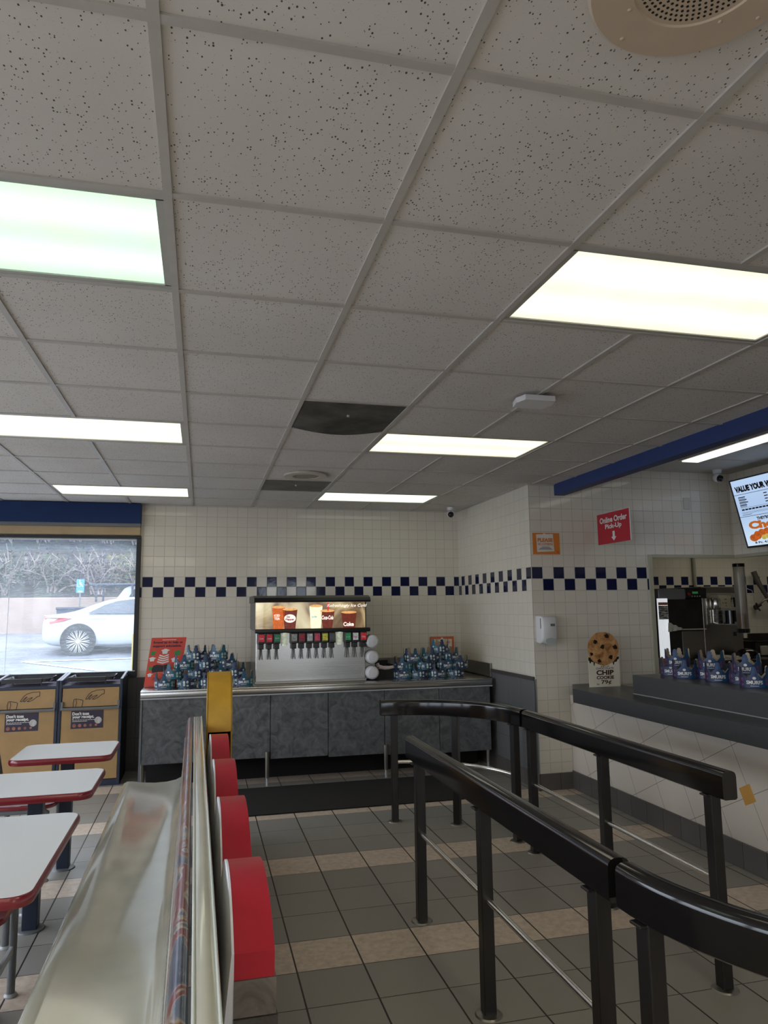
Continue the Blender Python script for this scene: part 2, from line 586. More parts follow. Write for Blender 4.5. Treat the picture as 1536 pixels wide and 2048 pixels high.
def rrect(x0, x1, y0, y1, r, n=6):
    out = []
    for cx, cy, a0 in ((x1 - r, y1 - r, 0), (x0 + r, y1 - r, 90), (x0 + r, y0 + r, 180), (x1 - r, y0 + r, 270)):
        for i in range(n + 1):
            a = math.radians(a0 + 90 * i / n)
            out.append((cx + r * math.cos(a), cy + r * math.sin(a)))
    return out
def circ(cx, cy, r, n=24, ry=None):
    ry = r if ry is None else ry
    return [(cx + r * math.cos(2 * PI * i / n), cy + ry * math.sin(2 * PI * i / n)) for i in range(n)]
def strokes(mb, pts, O, R, U, w, lift=.001, closed=False):
    """flat ribbon line drawing"""
    O, R, U = Vector(O), Vector(R), Vector(U); N = R.cross(U)
    if closed: pts = list(pts) + [pts[0]]
    for (ax, ay), (bx, by) in zip(pts, pts[1:]):
        d = Vector((bx - ax, by - ay)); L = d.length
        if L < 1e-6: continue
        d /= L; nn = Vector((-d.y, d.x)) * w / 2; e = d * w * .35
        q = [(ax - e.x + nn.x, ay - e.y + nn.y), (bx + e.x + nn.x, by + e.y + nn.y), (bx + e.x - nn.x, by + e.y - nn.y), (ax - e.x - nn.x, ay - e.y - nn.y)]
        mb._f([mb.bm.verts.new(O + R * a + U * b + N * lift) for a, b in q])
X, Y, Z = Vector((1, 0, 0)), Vector((0, 1, 0)), Vector((0, 0, 1))

# ================================================================== SETTING
YB = 7.90; YP = 5.99; XR = 2.8845; CZ = 2.698; KZ = 2.865; XS = 5.05; XL = -3.6; YN = -4.5
struct('floor', MB().box(XL - .2, 9.0, YN - .2, YB + .2, -.10, 0), m_floor, smooth=False)
# walls
b = MB()
b.box(-.628, XR + .02, YB, YB + .15, .92, 2.95)
struct('wall_back', b, m_wall_back, smooth=False)
b = MB().box(XL - .15, XR, YB, YB + .15, -.05, .92)
struct('wall_back_lower', b, m_wains_b, smooth=False)['kind'] = 'structure'
b = MB().box(XL - .15, -.628, YB + .0, YB + .15, 2.33, 2.95)
struct('wall_back_upper', b, G('pale_plaster', (.55, .50, .42), .8), smooth=False)
# return wall, from the rear wall toward the camera
b = MB().box(XR, XR + .14, YP + .14, YB + .15, .965, 2.95)
struct('wall_return', b, m_wall_ret, smooth=False)
b = MB().box(XR - .006, XR + .14, YP + .14, YB, 0, .935)
struct('wall_return_lower', b, m_wains, smooth=False)
struct('trim_1', MB().box(XR - .022, XR + .02, YP + .02, YB, .935, .968, .003), G('dark_bronze_trim', (.06, .05, .045), .4), smooth=False)
# pier wall facing the camera: two faces need two tile layouts, so slab + end skin
b = MB()
b.box(XR, 4.10, YP, YP + .14, 0, 3.0)
b.box(4.10, XS + .1, YP, YP + .14, 2.055, 3.0)
struct('wall_pier', b, m_wall_front, smooth=False)
b = MB().box(XR - .004, XR, YP, YP + .16, .965, 2.95)
struct('wall_pier_side', b, m_wall_ret, smooth=False)
b = MB().box(XR - .008, XR, YP + .0, YP + .16, 0, .935)
struct('wall_pier_side_lower', b, m_wains, smooth=False)
b = MB().box(XR - .008, XR + .004, YP - .006, YP + .012, 0, .95)
struct('trim_2', b, G('grey_corner_strip', (.22, .22, .22), .4), smooth=False)
# menu soffit running toward the camera
b = MB().box(XS, XS + .14, -1.0, YP + .14, 2.055, 3.0)
struct('wall_soffit', b, m_wall_sof, smooth=False)
b = MB(); b.box(4.08, 4.125, YP - .012, YP + .15, .9, 2.06, .003); b.box(4.125, XS, YP - .012, YP + .02, 2.030, 2.062, .003)
b.box(XS - .012, XS + .02, -1.0, YP, 2.030, 2.062, .003)
struct('trim_3', b, G('cream_metal_trim', (.42, .40, .30), .35), smooth=False)
# kitchen shell
struct('wall_kitchen_back', MB().box(XR + .14, 9.0, YB, YB + .15, 0, 3.0), m_wall_kit, smooth=False)
struct('wall_kitchen_side', MB().box(8.9, 9.05, YN, YB, 0, 3.0), G('kitchen_side_paint', (.45, .42, .36), .6), smooth=False)
# far-left and near walls (outside the frame): big shopfront windows that light the room
m_plain = G('warm_white_paint', (.58, .54, .47), .6)
b = MB()
b.box(XL - .15, XL, YN, YB, -.05, .75); b.box(XL - .15, XL, YN, YB, 2.35, 3.0)
for y in (YN, -1.6, 1.1, 3.6, 6.1, YB - .3):
    b.box(XL - .15, XL, y, y + .22, .75, 2.35)
struct('wall_left', b, m_plain, smooth=False)
b = MB(); b.box(XL - .15, 9.0, YN - .15, YN, -.05, .75); b.box(XL - .15, 9.0, YN - .15, YN, 2.35, 3.0)
b.box(XL - .15, 1.55, YN - .15, YN, .75, 2.35)
b.box(2.20, 2.30, YN - .15, YN, .75, 2.35)
b.box(3.05, 9.0, YN - .15, YN, .75, 2.35)
struct('wall_near', b, m_plain, smooth=False)
# base tiles
b = MB()
b.box(XR, 3.20, YP - .012, YP, 0, .142, .003)
struct('baseboard_pier', b, m_base_y, smooth=False)
b = MB().box(XR - .016, XR - .004, YP - .01, YB, 0, .142, .003)
struct('baseboard_return', b, m_base_x, smooth=False)
b = MB().box(-.62, XR - .02, YB - .012, YB, 0, .142, .003)
struct('baseboard_back', b, m_base_y, smooth=False)

# ceiling: lay-in tiles resting on a painted T-bar grid (opening positions follow the photo)
GX = [-4.40, -3.79, -3.18, -2.56, -1.95, -1.338, -.737, -.112, .505, 1.110, 1.725, 2.318, 2.925, 3.535]
GY = [YB - .6096 * 0 for _ in ()] + [1.302 + .6096 * (-k) for k in range(9, 0, -1)] + [1.302, 1.912, 2.521, 3.137, 3.752, 4.368, 4.978, 5.580, 6.172, 6.771, 7.350]
LIGHTS = [(5, 1), (5, 5), (5, 9), (9, 1), (9, 5), (9, 9), (5, -3), (9, -3), (5, -7), (9, -7)]   # (x line index, row index from y=1.302)
IY0 = 9
# tiles built one rectangle per cell so that fixtures and vents sit in real openings
b = MB()
skip = set()
for gx, ry in LIGHTS:
    skip.add((gx, ry + IY0)); skip.add((gx + 1, ry + IY0))
VENTS = [(8, 4 + IY0), (8, 8 + IY0)]
for v in VENTS: skip.add(v)
xs = [x for x in GX if XL < x < 3.14]; xs = [XL] + xs + [3.14]
ys = [y for y in GY if YN < y < YB]; ys = [YN] + ys + [YB]
for i in range(len(xs) - 1):
    gi = GX.index(xs[i]) if xs[i] in GX else -9
    for j in range(len(ys) - 1):
        gj = GY.index(ys[j]) if ys[j] in GY else -9
        if (gi, gj) in skip: continue
        b.box(xs[i], xs[i + 1], ys[j], ys[j + 1], CZ + .006, CZ + .022)
ceil = struct('ceiling', b, m_ceil, smooth=False)
b = MB()
for x in xs[1:-1]:
    cuts = [(GY[ry + IY0], GY[ry + IY0 + 1]) for gx, ry in LIGHTS if GX[gx + 1] == x]
    y = YN
    for c0, c1 in sorted(cuts):
        b.box(x - .012, x + .012, y, c0, CZ - .001, CZ + .007); y = c1
    b.box(x - .012, x + .012, y, YB, CZ - .001, CZ + .007)
for y in ys[1:-1]:
    b.box(XL, 3.14, y - .012, y + .012, CZ, CZ + .0065)
for x0, x1, y0, y1 in ((XL, 3.14, YB - .022, YB), (XL, XL + .02, YN, YB), (XR - .022, XR, YP, YB), (XR, 3.14, YP - .022, YP)):
    b.box(x0, x1, y0, y1, CZ - .001, CZ + .006)
obj('grid', b, m_grid, ceil, smooth=False)
b = MB().box(3.24, XS, -4.5, YP, KZ, KZ + .03)
b.box(XS + .14, 9.0, YN, YB, 2.50, 2.53); b.box(3.0, XS + .2, YP + .14, YB, 2.50, 2.53)
kc = struct('ceiling_kitchen', b, G('smooth_ceiling_panel', (.50, .48, .44), .6, nz=.04), smooth=False)
b = MB()
for y in (4.77, 4.16, 5.38, 3.55): b.box(3.24, XS, y - .012, y + .012, KZ - .006, KZ)
obj('grid', b, m_grid, kc, smooth=False)
struct('ceiling_void', MB().box(XL - .2, 9.05, YN - .2, YB + .2, 3.02, 3.08), m_plain, smooth=False)
b = MB().box(3.14, 3.24, -4.5, YP, 2.60, 3.0, .002)
struct('trim_4', b, G('beam_blue_paint', (.024, .045, .15), .5, nz=.05, spec=.3), smooth=False)
# blue pelmet, wood strip over the window
struct('trim_5', MB().box(XL, -.625, YB - .10, YB - .001, 2.49, CZ - .002, .002), m_blue, smooth=False)
struct('trim_6', MB().box(XL, -.628, YB - .085, YB - .001, 2.455, 2.49), G('grey_painted_strip', (.13, .14, .15), .5), smooth=False)
struct('trim_7', MB().box(XL, -.63, YB - .06, YB - .001, 2.372, 2.455, .002), m_tan, smooth=False)

# window
WX0, WX1, WZ0, WZ1 = XL, -.64, .985, 2.365
w = MB()
w.box(WX0, WX1 + .02, YB - .03, YB + .09, .925, WZ0, .003)
w.box(WX0, WX1 + .02, YB - .03, YB + .09, WZ1 - .03, WZ1, .003)
w.box(WX1 - .025, WX1 + .02, YB - .03, YB + .09, WZ0, WZ1 - .03, .003)
w.box(WX0, WX0 + .05, YB - .03, YB + .09, WZ0, WZ1 - .03, .003)
win = struct('window_1', w, G('black_anodised_frame', (.012, .014, .018), .35), smooth=False)
obj('sill', MB().box(WX0, WX1, YB - .05, YB + .02, .985, .992), G('pale_sill_edge', (.6, .62, .64), .4), win, smooth=False)
obj('pane', MB().box(WX0 + .05, WX1 - .025, YB + .03, YB + .036, WZ0, WZ1 - .03), pane_mat('dusty_window_glass', film=.055), win, smooth=False)
# protective film strip across the head of the glass with worn edge
obj('film_strip', MB().box(WX0 + .05, WX1 - .025, YB + .024, YB + .027, 2.205, WZ1 - .03), pane_mat('scuffed_window_film', tint=(.90, .93, .96), film=.05), win, smooth=False)
b = MB(); b.box(WX0 + .05, WX1 - .025, YB + .022, YB + .024, 2.202, 2.208)
b.box(-1.862, -1.856, YB + .022, YB + .024, WZ0, WZ1 - .03)
obj('film_seam', b, G('pale_film_edge', (.75, .8, .85), .6), win, smooth=False)

# ================================================================== CEILING FITTINGS
def troffer(gi, rj, label, warm, k=1.0, group='lay-in ceiling lights'):
    x0, x1 = GX[gi], GX[gi + 2]; y0, y1 = GY[rj + IY0], GY[rj + IY0 + 1]
    t = thing('ceiling_light', label, 'ceiling light', ((x0 + x1) / 2, (y0 + y1) / 2, CZ), group)
    f = MB()
    f.box(x0 + .010, x1 - .010, y0 + .010, y1 - .010, CZ + .05, CZ + .11)
    for a in ((x0 + .010, x1 - .010, y0 + .010, y0 + .035), (x0 + .010, x1 - .010, y1 - .035, y1 - .010), (x0 + .010, x0 + .034, y0 + .03, y1 - .03), (x1 - .034, x1 - .010, y0 + .03, y1 - .03)):
        f.box(a[0], a[1], a[2], a[3], CZ + .003, CZ + .055)
    obj('housing', f, G('light_housing_enamel', (.42, .42, .38), .4, nz=.03), t, smooth=False)
    obj('lens', MB().box(x0 + .030, x1 - .030, y0 + .030, y1 - .030, CZ + .008, CZ + .014), lens_mat('prismatic_lens_' + ('a' if warm[0] < .9 else 'b'), warm, LAMP * k), t, smooth=False)
    return t
WARM = (1.0, .93, .74)
troffer(5, 1, 'nearest greenish white ceiling light at upper left, cut by the frame edge', (.70, 1.0, .80), .80)
troffer(9, 1, 'large warm white ceiling light at upper right with ribbed lens', WARM)
troffer(5, 5, 'yellowed ceiling light in the middle of the left-hand row', WARM)
troffer(9, 5, 'warm ceiling light beside the sooty dark ceiling panel', WARM)
troffer(5, 9, 'farthest ceiling light on the left, above the blue window pelmet', (1, .97, .80))
troffer(9, 9, 'farthest ceiling light on the right, near the tiled corner camera', (.93, 1, .86))
for gi, rj in ((5, -3), (9, -3), (5, -7), (9, -7)):
    troffer(gi, rj, 'unseen lay-in ceiling light behind the viewer, boosted as fill', WARM, 6.5)  # unseen rows run far brighter than the visible ones to light the walls
# service side strip light
t = thing('strip_light', 'long fluorescent strip light on the ceiling behind the blue beam', 'ceiling light', (4.2, 4.0, KZ - .022))
obj('housing', MB().box(4.10, 4.30, 2.4, 5.47, KZ - .012, KZ), m_plastic_w, t, smooth=False)
obj('lens', MB().box(4.118, 4.282, 2.42, 5.45, KZ - .022, KZ - .012, .003), lens_mat('strip_lens', (1, .97, .9), 1.6), t)

def vent(cell, label, dark, tear):
    gx, gy = cell
    x0, x1, y0, y1 = GX[gx], GX[gx + 1], GY[gy], GY[gy + 1]
    t = thing('ceiling_vent', label, 'vent', ((x0 + x1) / 2, (y0 + y1) / 2, CZ))
    k = NT('sooty_vent_panel' if dark else 'grimy_vent_panel')
    n = k.noise(k.obj(), 4, 4, .6)
    a, b_ = ((.022, .020, .018), (.13, .12, .105)) if dark else ((.09, .085, .075), (.16, .15, .135))
    k.l(k.ramp(n, [(.35, a), (.72, b_)]), k.b.inputs['Base Color']); k.b.inputs['Roughness'].default_value = .6
    b = MB(); N = 14
    for i in range(N):
        for j in range(N):
            pass
    vv = [[b.bm.verts.new((x0 + .008 + (x1 - x0 - .016) * i / N, y0 + .008 + (y1 - y0 - .016) * j / N,
          CZ + .004 - (tear * .035 * max(0, math.sin(PI * i / N)) * (j / N) ** 3))) for j in range(N + 1)] for i in range(N + 1)]
    for i in range(N):
        for j in range(N):
            b._f([vv[i][j], vv[i + 1][j], vv[i + 1][j + 1], vv[i][j + 1]])
    obj('panel', b, k.m, t)
    b = MB().cyl(((x0 + x1) / 2, (y0 + y1) / 2 - .05, CZ - .008), ((x0 + x1) / 2, (y0 + y1) / 2 - .05, CZ + .004), .008)
    obj('fastener', b, m_silver, t)
    obj('duct', MB().box(x0 + .01, x1 - .01, y0 + .01, y1 - .01, CZ + .012, CZ + .05), m_hole, t, smooth=False)
vent(VENTS[0], 'black sooty ceiling vent panel sagging open beside a lit lamp', True, 1)
vent(VENTS[1], 'smaller looking grey grimy ceiling vent by the far speaker', False, 0)

def speaker(cx, cy, label, c, R=.20):
    t = thing('ceiling_speaker', label, 'speaker', (cx, cy, CZ))
    obj('baffle', MB().lathe([(R * .985, .004), (R, .001), (R, -.006), (R * .97, -.012), (R * .60, -.012), (R * .585, -.009), (0, -.009)], (cx, cy, CZ), n=64), c, t)
    h = MB()
    for ring in range(0, 11):
        r = ring * .0105
        n = 1 if ring == 0 else int(2 * PI * r / .0105)
        for i in range(n):
            a = 2 * PI * i / n
            x, y = cx + r * math.cos(a), cy + r * math.sin(a)
            h.cyl((x, y, CZ - .0096), (x, y, CZ - .0088), .0029, n=6)
    obj('grille', h, m_hole, t, smooth=False)
    for rr, ph in ((.66, 40), (.88, 20)):
        for q in range(4 if rr < .7 else 4):
            a = math.radians(ph + 90 * q)
            obj('screw', MB().sphere((cx + R * rr * math.cos(a), cy + R * rr * math.sin(a), CZ - .012), .0042, 10, (1, 1, .6)), c, t)
speaker(.842, .962, 'beige round ceiling speaker at the top edge, closest to viewer', m_beige)
speaker(.827, 5.925, 'distant round ceiling speaker in front of the tiled rear wall', G('pale_speaker_enamel', (.48, .44, .37), .4), .185)

# wireless access point
t = thing('wireless_access_point', 'white angular network box fixed to a ceiling bar', 'access point', (1.705, 3.43, CZ))
b = MB().prism([(-.085, -.075), (.085, -.075), (.105, 0), (.085, .085), (-.085, .085), (-.105, 0)], (1.705, 3.43, CZ - .03), (1, 0, 0), (0, 1, 0), -.014, .014)
obj('cover', b, m_plastic_w, t, smooth=False)
obj('bracket', MB().box(1.68, 1.73, 3.46, 3.53, CZ - .02, CZ), m_greytube, t, smooth=False)

def camera_dome(x, y, z, label, look):
    t = thing('security_camera', label, 'camera', (x, y, z))
    obj('mount', MB().cyl((x, y, z), (x, y, z - .035), .042, .038, 24), m_plastic_w, t)
    d = Vector(look).normalized(); c = Vector((x, y, z - .075))
    b = MB().sphere(c, .042, 20)
    obj('shell', b, m_plastic_w, t)
    b = MB().cyl(c + d * .020, c + d * .045, .034, .030, 20); b.sphere(c + d * .040, .026, 14)
    obj('lens', b, m_black, t)
camera_dome(2.68, 7.55, CZ, 'small white dome camera in the rear tiled corner', (-.3, -1, -.35))
camera_dome(4.78, 5.82, KZ, 'white security camera left of the menu screen', (.1, -1, -.4))

# ================================================================== RAILINGS
def rail_profile(w=.068, h=.116):
    pts = []
    for i in range(9):
        a = PI * i / 8
        pts.append((w / 2 * math.copysign(abs(math.cos(a)) ** .75, math.cos(a)), h - .026 + .026 * abs(math.sin(a)) ** .8))
    pts += [(-w / 2, .006), (-w / 2 + .008, 0), (w / 2 - .008, 0), (w / 2, .006)]
    return pts
def railing(label, path, posts, rods, ztop=.893):
    t = thing('queue_railing', label, 'railing', (path[0][0], path[0][1], 0), 'black queue railings')
    prof = rail_profile(); z0 = ztop - .116
    rings = []
    for i, p in enumerate(path):
        a = path[max(0, i - 1)]; c = path[min(len(path) - 1, i + 1)]
        d = Vector((c[0] - a[0], c[1] - a[1], 0)).normalized(); s = Vector((d.y, -d.x, 0))
        rings.append([Vector((p[0], p[1], z0 + q[1])) + s * q[0] for q in prof])
    obj('handrail', MB().loft(rings), m_black, t, angle=50)
    for x, y, ang in posts:
        m = Matrix.Translation((x, y, 0)) @ Matrix.Rotation(ang, 4, 'Z')
        b = MB().box(-.025, .025, -.025, .025, .006, z0 + .002, .004, 2, m)
        b.box(-.045, .045, -.022, .022, z0 - .006, z0 + .002, .002, 1, m)
        p = obj('post', b, m_blackm, t, smooth=False)
        obj('floor_flange', MB().lathe([(.0, .010), (.030, .010), (.05, .006), (.055, .0), (0, 0)], (x, y, 0), n=28), m_steel_d, p)
    for r in rods:
        obj('lower_rod', MB().tube([(x, y, .43) for x, y in r], .0125, 14), m_chrome, t)
FX, BX = 1.125, 2.14
railing('straight black railing in the middle foreground with two chrome lower rods', [(FX, 3.90 - i * .2538) for i in range(9)],
        [(FX, 3.757, 0), (FX, 2.868, 0), (FX, 1.985, 0)], [[(FX, 3.757), (FX, 2.868)], [(FX, 2.868), (FX, 1.985)]])
arc = [(FX + .85 - .85 * math.cos(a), 1.835 - .85 * math.sin(a)) for a in [PI / 2 * i / 24 for i in range(25)]]
railing('black railing curving off at the lower right corner', arc, [(arc[2][0] - .004, arc[2][1] + .02, math.radians(5)), (arc[21][0], arc[21][1], math.radians(78))], [])
railing('straight black railing in front of the speckled order counter', [(BX, 2.67 + i * .2425) for i in range(9)],
        [(BX, 4.548, 0), (BX, 3.662, 0), (BX, 2.787, 0)], [[(BX, 4.548), (BX, 3.662)], [(BX, 3.662), (BX, 2.787)]])
arc = [(BX - .80 + .80 * math.cos(a), 4.65 + .83 * math.sin(a)) for a in [PI / 2 * i / 24 for i in range(25)]]
def ap(k):
    i = int(k); f = k - i
    return (arc[i][0] * (1 - f) + arc[i + 1][0] * f, arc[i][1] * (1 - f) + arc[i + 1][1] * f)
railing('rear black railing bending left in front of the drinks cabinets', arc,
        [(*ap(2.6), .17), (*ap(13.0), .85), (*ap(22.0), 1.45)], [[ap(2.6 + i * (10.4 / 7)) for i in range(8)], [ap(13.0 + i * 1.2857) for i in range(8)]])

# ================================================================== FLOOR MAT
t = MB().box(-.02, 2.30, 5.915, 6.80, 0.001, .010, .004)
tag(obj('floor_mat', t, m_matc, None, smooth=False), 'dark charcoal runner mat on the tiles in front of the drinks counter', 'mat')

# ================================================================== DRINKS COUNTER
CY0, CYB, CT = 6.86, 7.88, .885
t = thing('base_cabinet', 'long grey marbled cabinet with five panels on steel legs under the drinks counter', 'cabinet', (1.17, 7.3, 0))
seams = [-.488, .642, 1.182, 1.728, 2.28, 2.815]
for i in range(5):
    z0 = .245 - .055 * (i / 4)
    b = MB().box(seams[i] + .003, seams[i + 1] - .003, CY0 + .03, CY0 + .05, z0, .805, .0015, 1)
    p = obj('panel', b, m_marble, t, smooth=False)
b = MB()
b.box(-.49, 2.815, CY0 + .05, CY0 + .10, .78, .83); b.box(-.49, 2.815, CY0 + .052, CYB - .1, .26, .28)
b.box(-.49, -.47, CY0 + .05, CYB, .26, .83); b.box(2.80, 2.815, CY0 + .05, CYB, .26, .83)
obj('carcass', b, m_blackm, t, smooth=False)
obj('shade_board', MB().box(-.46, 2.79, 7.22, 7.235, .0, .27), m_hole, t, smooth=False)  # black board added for the dark shade under the cabinet
for x, y in ((-.475, CY0 + .07), (.615, CY0 - .0 + .02), (1.735, CY0 + .03), (2.79, CY0 + .07), (-.475, 7.75), (.615, 7.75), (1.735, 7.75), (2.79, 7.75)):
    b = MB().cyl((x, y, .07), (x, y, .30), .017, .021, 16)
    l = obj('leg', b, m_steel_d, t)
    obj('foot', MB().cyl((x, y, 0), (x, y, .075), .012, .011, 14), m_silver, l)
obj('corner_strip', MB().box(-.505, -.488, CY0 + .022, CY0 + .04, .0, .80), m_greytube, t, smooth=False)
b = MB().box(-.505, 2.83, CY0, CYB, CT - .022, CT, .004)
b.box(-.505, 2.83, CY0, CY0 + .025, CT - .062, CT - .015, .006)
w_ = obj('worktop', b, m_steel, None)
tag(w_, 'stainless steel worktop carrying the drinks machine', 'counter top')
obj('upstand', MB().box(-.505, XR - .03, CYB - .0, CYB + .018, CT, 1.045, .002), m_steel_d, w_, smooth=False)
obj('side_upstand', MB().box(XR - .026, XR - .008, 6.98, CYB, CT, 1.02, .002), m_steel_d, w_, smooth=False)
obj('edge_bead', MB().box(-.505, 2.83, CY0 - .004, CY0 + .004, CT - .078, CT - .066), m_silver, w_, smooth=False)

# --- soda dispenser
def px_x(u, v, y):
    """world x of a sight line at depth y (used only to space repeated fittings)"""
    d = FW + RV * ((u - 768) / FPX) - UV * ((v - 1024) / FPX)
    return d.x * y / d.y
DX0, DX1, DY = .515, 1.590, 7.10
t = thing('soda_dispenser', 'stainless soft drink dispenser with lit picture panel and thirteen valves', 'drinks machine', (1.05, 7.4, CT))
b = MB().box(DX0, DX1, DY, 7.80, CT + .012, 1.385, .006)
obj('body', b, m_steel, t, smooth=False)
obj('upper_body', MB().box(DX0 - .01, DX1 + .02, DY + .03, 7.80, 1.385, 1.655, .004), G('dark_plastic_side', (.09, .08, .075), .4), t, smooth=False)
obj('base_rail', MB().box(DX0 - .008, DX1 + .005, DY - .015, 7.80, CT, CT + .022, .003), m_steel_d, t, smooth=False)
b = MB(); prof = [(DY - .055, 1.655), (DY - .060, 1.672), (DY - .04, 1.700), (DY + .05, 1.722), (7.78, 1.722), (7.80, 1.70), (7.80, 1.655)]
b.loft([[(x, p[0], p[1]) for p in prof] for x in (DX0 - .022, DX1 + .045)])
obj('lid', b, m_blackm, t, smooth=False)
# curved illuminated picture
pic = thing
k = NT('lit_drinks_picture')
n1 = k.noise(k.obj(), 3.2, 3, .5, .8)
o_ = k.xyz(k.obj())
cc = k.ramp(n1, [(.30, (.07, .035, .02)), (.45, (.22, .14, .07)), (.58, (.55, .42, .22)), (.75, (.80, .72, .45))])
k.l(cc, k.b.inputs['Base Color']); k.l(cc, k.b.inputs['Emission Color']); k.b.inputs['Emission Strength'].default_value = .42
k.b.inputs['Roughness'].default_value = .15
PZ0, PZ1 = 1.402, 1.655
def py(x):
    u = (x - DX0) / (DX1 - DX0) * 2 - 1
    return DY - .045 + .06 * max(0, abs(u) - .86) ** 2 / .0196 * .9
xs_ = [DX0 - .004 + (DX1 - DX0 + .008) * i / 60 for i in range(61)]
b = MB().loft([[(x, py(x), PZ0), (x, py(x) - .0, PZ1), (x, DY + .04, PZ1), (x, DY + .04, PZ0)] for x in xs_])
pan = obj('picture_panel', b, k.m, t)
b = MB(); b.box(DX0 - .012, DX1 + .04, DY - .065, DY + .02, 1.362, 1.402, .008)
obj('visor', b, m_blackm, t)
def glow(name, c, e=.8, r=.3): return G(name, c, r, emit=e, nz=.45, ns=38)
def cup(cx, z0, z1, r0, r1, m, label=None, head=None):
    zz = z1 - z0
    pts = [(-r0, z0), (r0, z0), (r1, z1), (-r1, z1)]
    c = obj('printed_cup', MB().prism(pts, (cx, DY - .0475, 0), X, Z, .0, .0012), m, pan, smooth=False)
    obj('ice', MB().prism(circ(0, z1, r1, 20, .013), (cx, DY - .049, 0), X, Z, .0, .0012), glow('printed_ice', (.72, .36, .12), .6), pan, smooth=False)
    return c
iced = glow('printed_iced_tea', (.50, .10, .012), .6); cola = glow('printed_cola', (.14, .018, .006), .5); lemon = glow('printed_lemonade', (.80, .80, .50), .75)
XX = lambda u: px_x(u, 1235, DY - .05)
cup(XX(557), PZ0, 1.610, .048, .062, iced); cup(XX(580), PZ0, 1.588, .052, .072, cola)
cup(XX(632), PZ0, 1.618, .048, .064, lemon); cup(XX(655), PZ0, 1.570, .045, .072, cola); cup(XX(698), PZ0, 1.553, .058, .078, cola)
m_pw = glow('printed_white_ink', (.85, .80, .70), .7)
ty = DY - .0505
def ptext(s, cx, cz, w, h, m=m_pw, **kw):
    text(s, (cx, ty, cz), X, Z, w, h, m, pan, **kw)
ptext('ICED', XX(554), 1.530, .055, .022, bold=.03); ptext('TEA', XX(554), 1.500, .055, .024, bold=.03)
obj('badge', MB().prism(circ(0, 0, .056, 28, .040), (XX(580), DY - .0492, 1.500), X, Z, 0, .0008), m_pw, pan, smooth=False)
text('Dr', (XX(577), ty - .001, 1.515), X, Z, .035, .022, m_ink_red, pan, bold=.04); text('Pepper', (XX(580), ty - .001, 1.489), X, Z, .085, .026, m_ink_red, pan, bold=.04)
ptext('Sprite', XX(628), 1.512, .055, .026, glow('printed_sprite_blue', (.10, .30, .42), .5), shear=.3)
ptext('Coca-Cola', XX(655), 1.505, .115, .040, bold=.03, shear=.3)
ptext('Coke', XX(697), 1.438, .105, .040, bold=.04)
ptext('Refreshingly Ice Cold', XX(694), 1.616, .40, .038, bold=.01, shear=.3)
b = MB().box(XX(656) - .006, XX(656) + .006, DY - .052, DY - .049, 1.57, 1.645)
obj('straw', b, G('printed_straw_red', (.7, .03, .03), .4, emit=.5), pan, smooth=False)
text('Lancer', (1.50, DY - .0005, .958), X, Z, .085, .020, m_silver, t, bold=.02, shear=.3)
# valves
vcol = [('red', (.50, .02, .035)), ('red', (.42, .02, .03)), ('green', (.02, .16, .08)), None, ('grey', (.22, .22, .22)), ('wine', (.22, .015, .03)), ('silver', (.35, .35, .36)),
        ('pink', (.42, .05, .09)), ('yellow', (.45, .42, .05)), ('charcoal', (.06, .06, .065)), None, ('leaf', (.02, .24, .08)), ('white', (.55, .54, .54)), ('scarlet', (.62, .02, .03))]
vu = [522.5, 538.6, 553.8, 569.7, 588, 603.6, 619.3, 634, 649.5, 664.2, 679.4, 695.5, 710.4, 726.3]
for c, u in zip(vcol, vu):
    x = px_x(u, 1285, DY - .06)
    if c is None:
        b = MB().lathe([(0, 1.24), (.026, 1.24), (.036, 1.365), (0, 1.365)], (x, DY - .03, 0), n=20)
        obj('ice_cup_guide', b, glow('frosted_cup', (.62, .66, .52), .25), t)
        continue
    b = MB().box(x - .031, x + .031, DY - .085, DY, 1.262, 1.364, .006); b.box(x - .024, x + .024, DY - .06, DY, 1.212, 1.264, .005)
    v = obj('valve', b, m_blackm, t, smooth=False)
    obj('flavour_label', MB().box(x - .026, x + .026, DY - .0875, DY - .085, 1.285, 1.352), G('valve_label_' + c[0], c[1], .4, emit=.12, nz=.5, ns=60), v, smooth=False)
    text({'red': 'Coke', 'green': 'Sprite', 'grey': 'Diet', 'wine': 'Pibb', 'silver': 'Water', 'pink': 'Punch', 'yellow': 'Mello', 'charcoal': 'Zero', 'leaf': 'Sprite', 'white': 'Diet', 'scarlet': 'Coke'}[c[0]],
         (x, DY - .0878, 1.315), X, Z, .038, .016, m_ink_w if c[0] != 'white' else m_ink_red, v, bold=.02, lift=.0006) if c[0] in ('red', 'green', 'leaf', 'white', 'scarlet') else None
    for s in (-1, 1):
        obj('lever', MB().tube([(x + s * .006, DY - .035, 1.214), (x + s * .007, DY - .045, 1.17), (x + s * .013, DY - .050, 1.115)], .0042, 8), m_black, v)
# side cup tubes
side = MB().prism([(0, .90), (.10, .90), (.10, 1.20), (.02, 1.36), (0, 1.36)], (DX1, DY + .04, 0), X, Z, 0, .02)
obj('side_bracket', side, m_steel_d, t, smooth=False)
for z in (.962, 1.113, 1.264):
    b = MB().cyl((DX1 + .058, DY - .02, z), (DX1 + .058, DY + .42, z), .068, .068, 28)
    cdd = obj('cup_tube', b, m_greytube, t)
    b = MB().lathe([(0, -.075), (.045, -.07), (.060, -.055), (.066, -.02), (.066, .0)], (DX1 + .058, DY - .02, z), (0, 1, 0), 28)
    obj('cup', b, m_plastic_w, cdd)

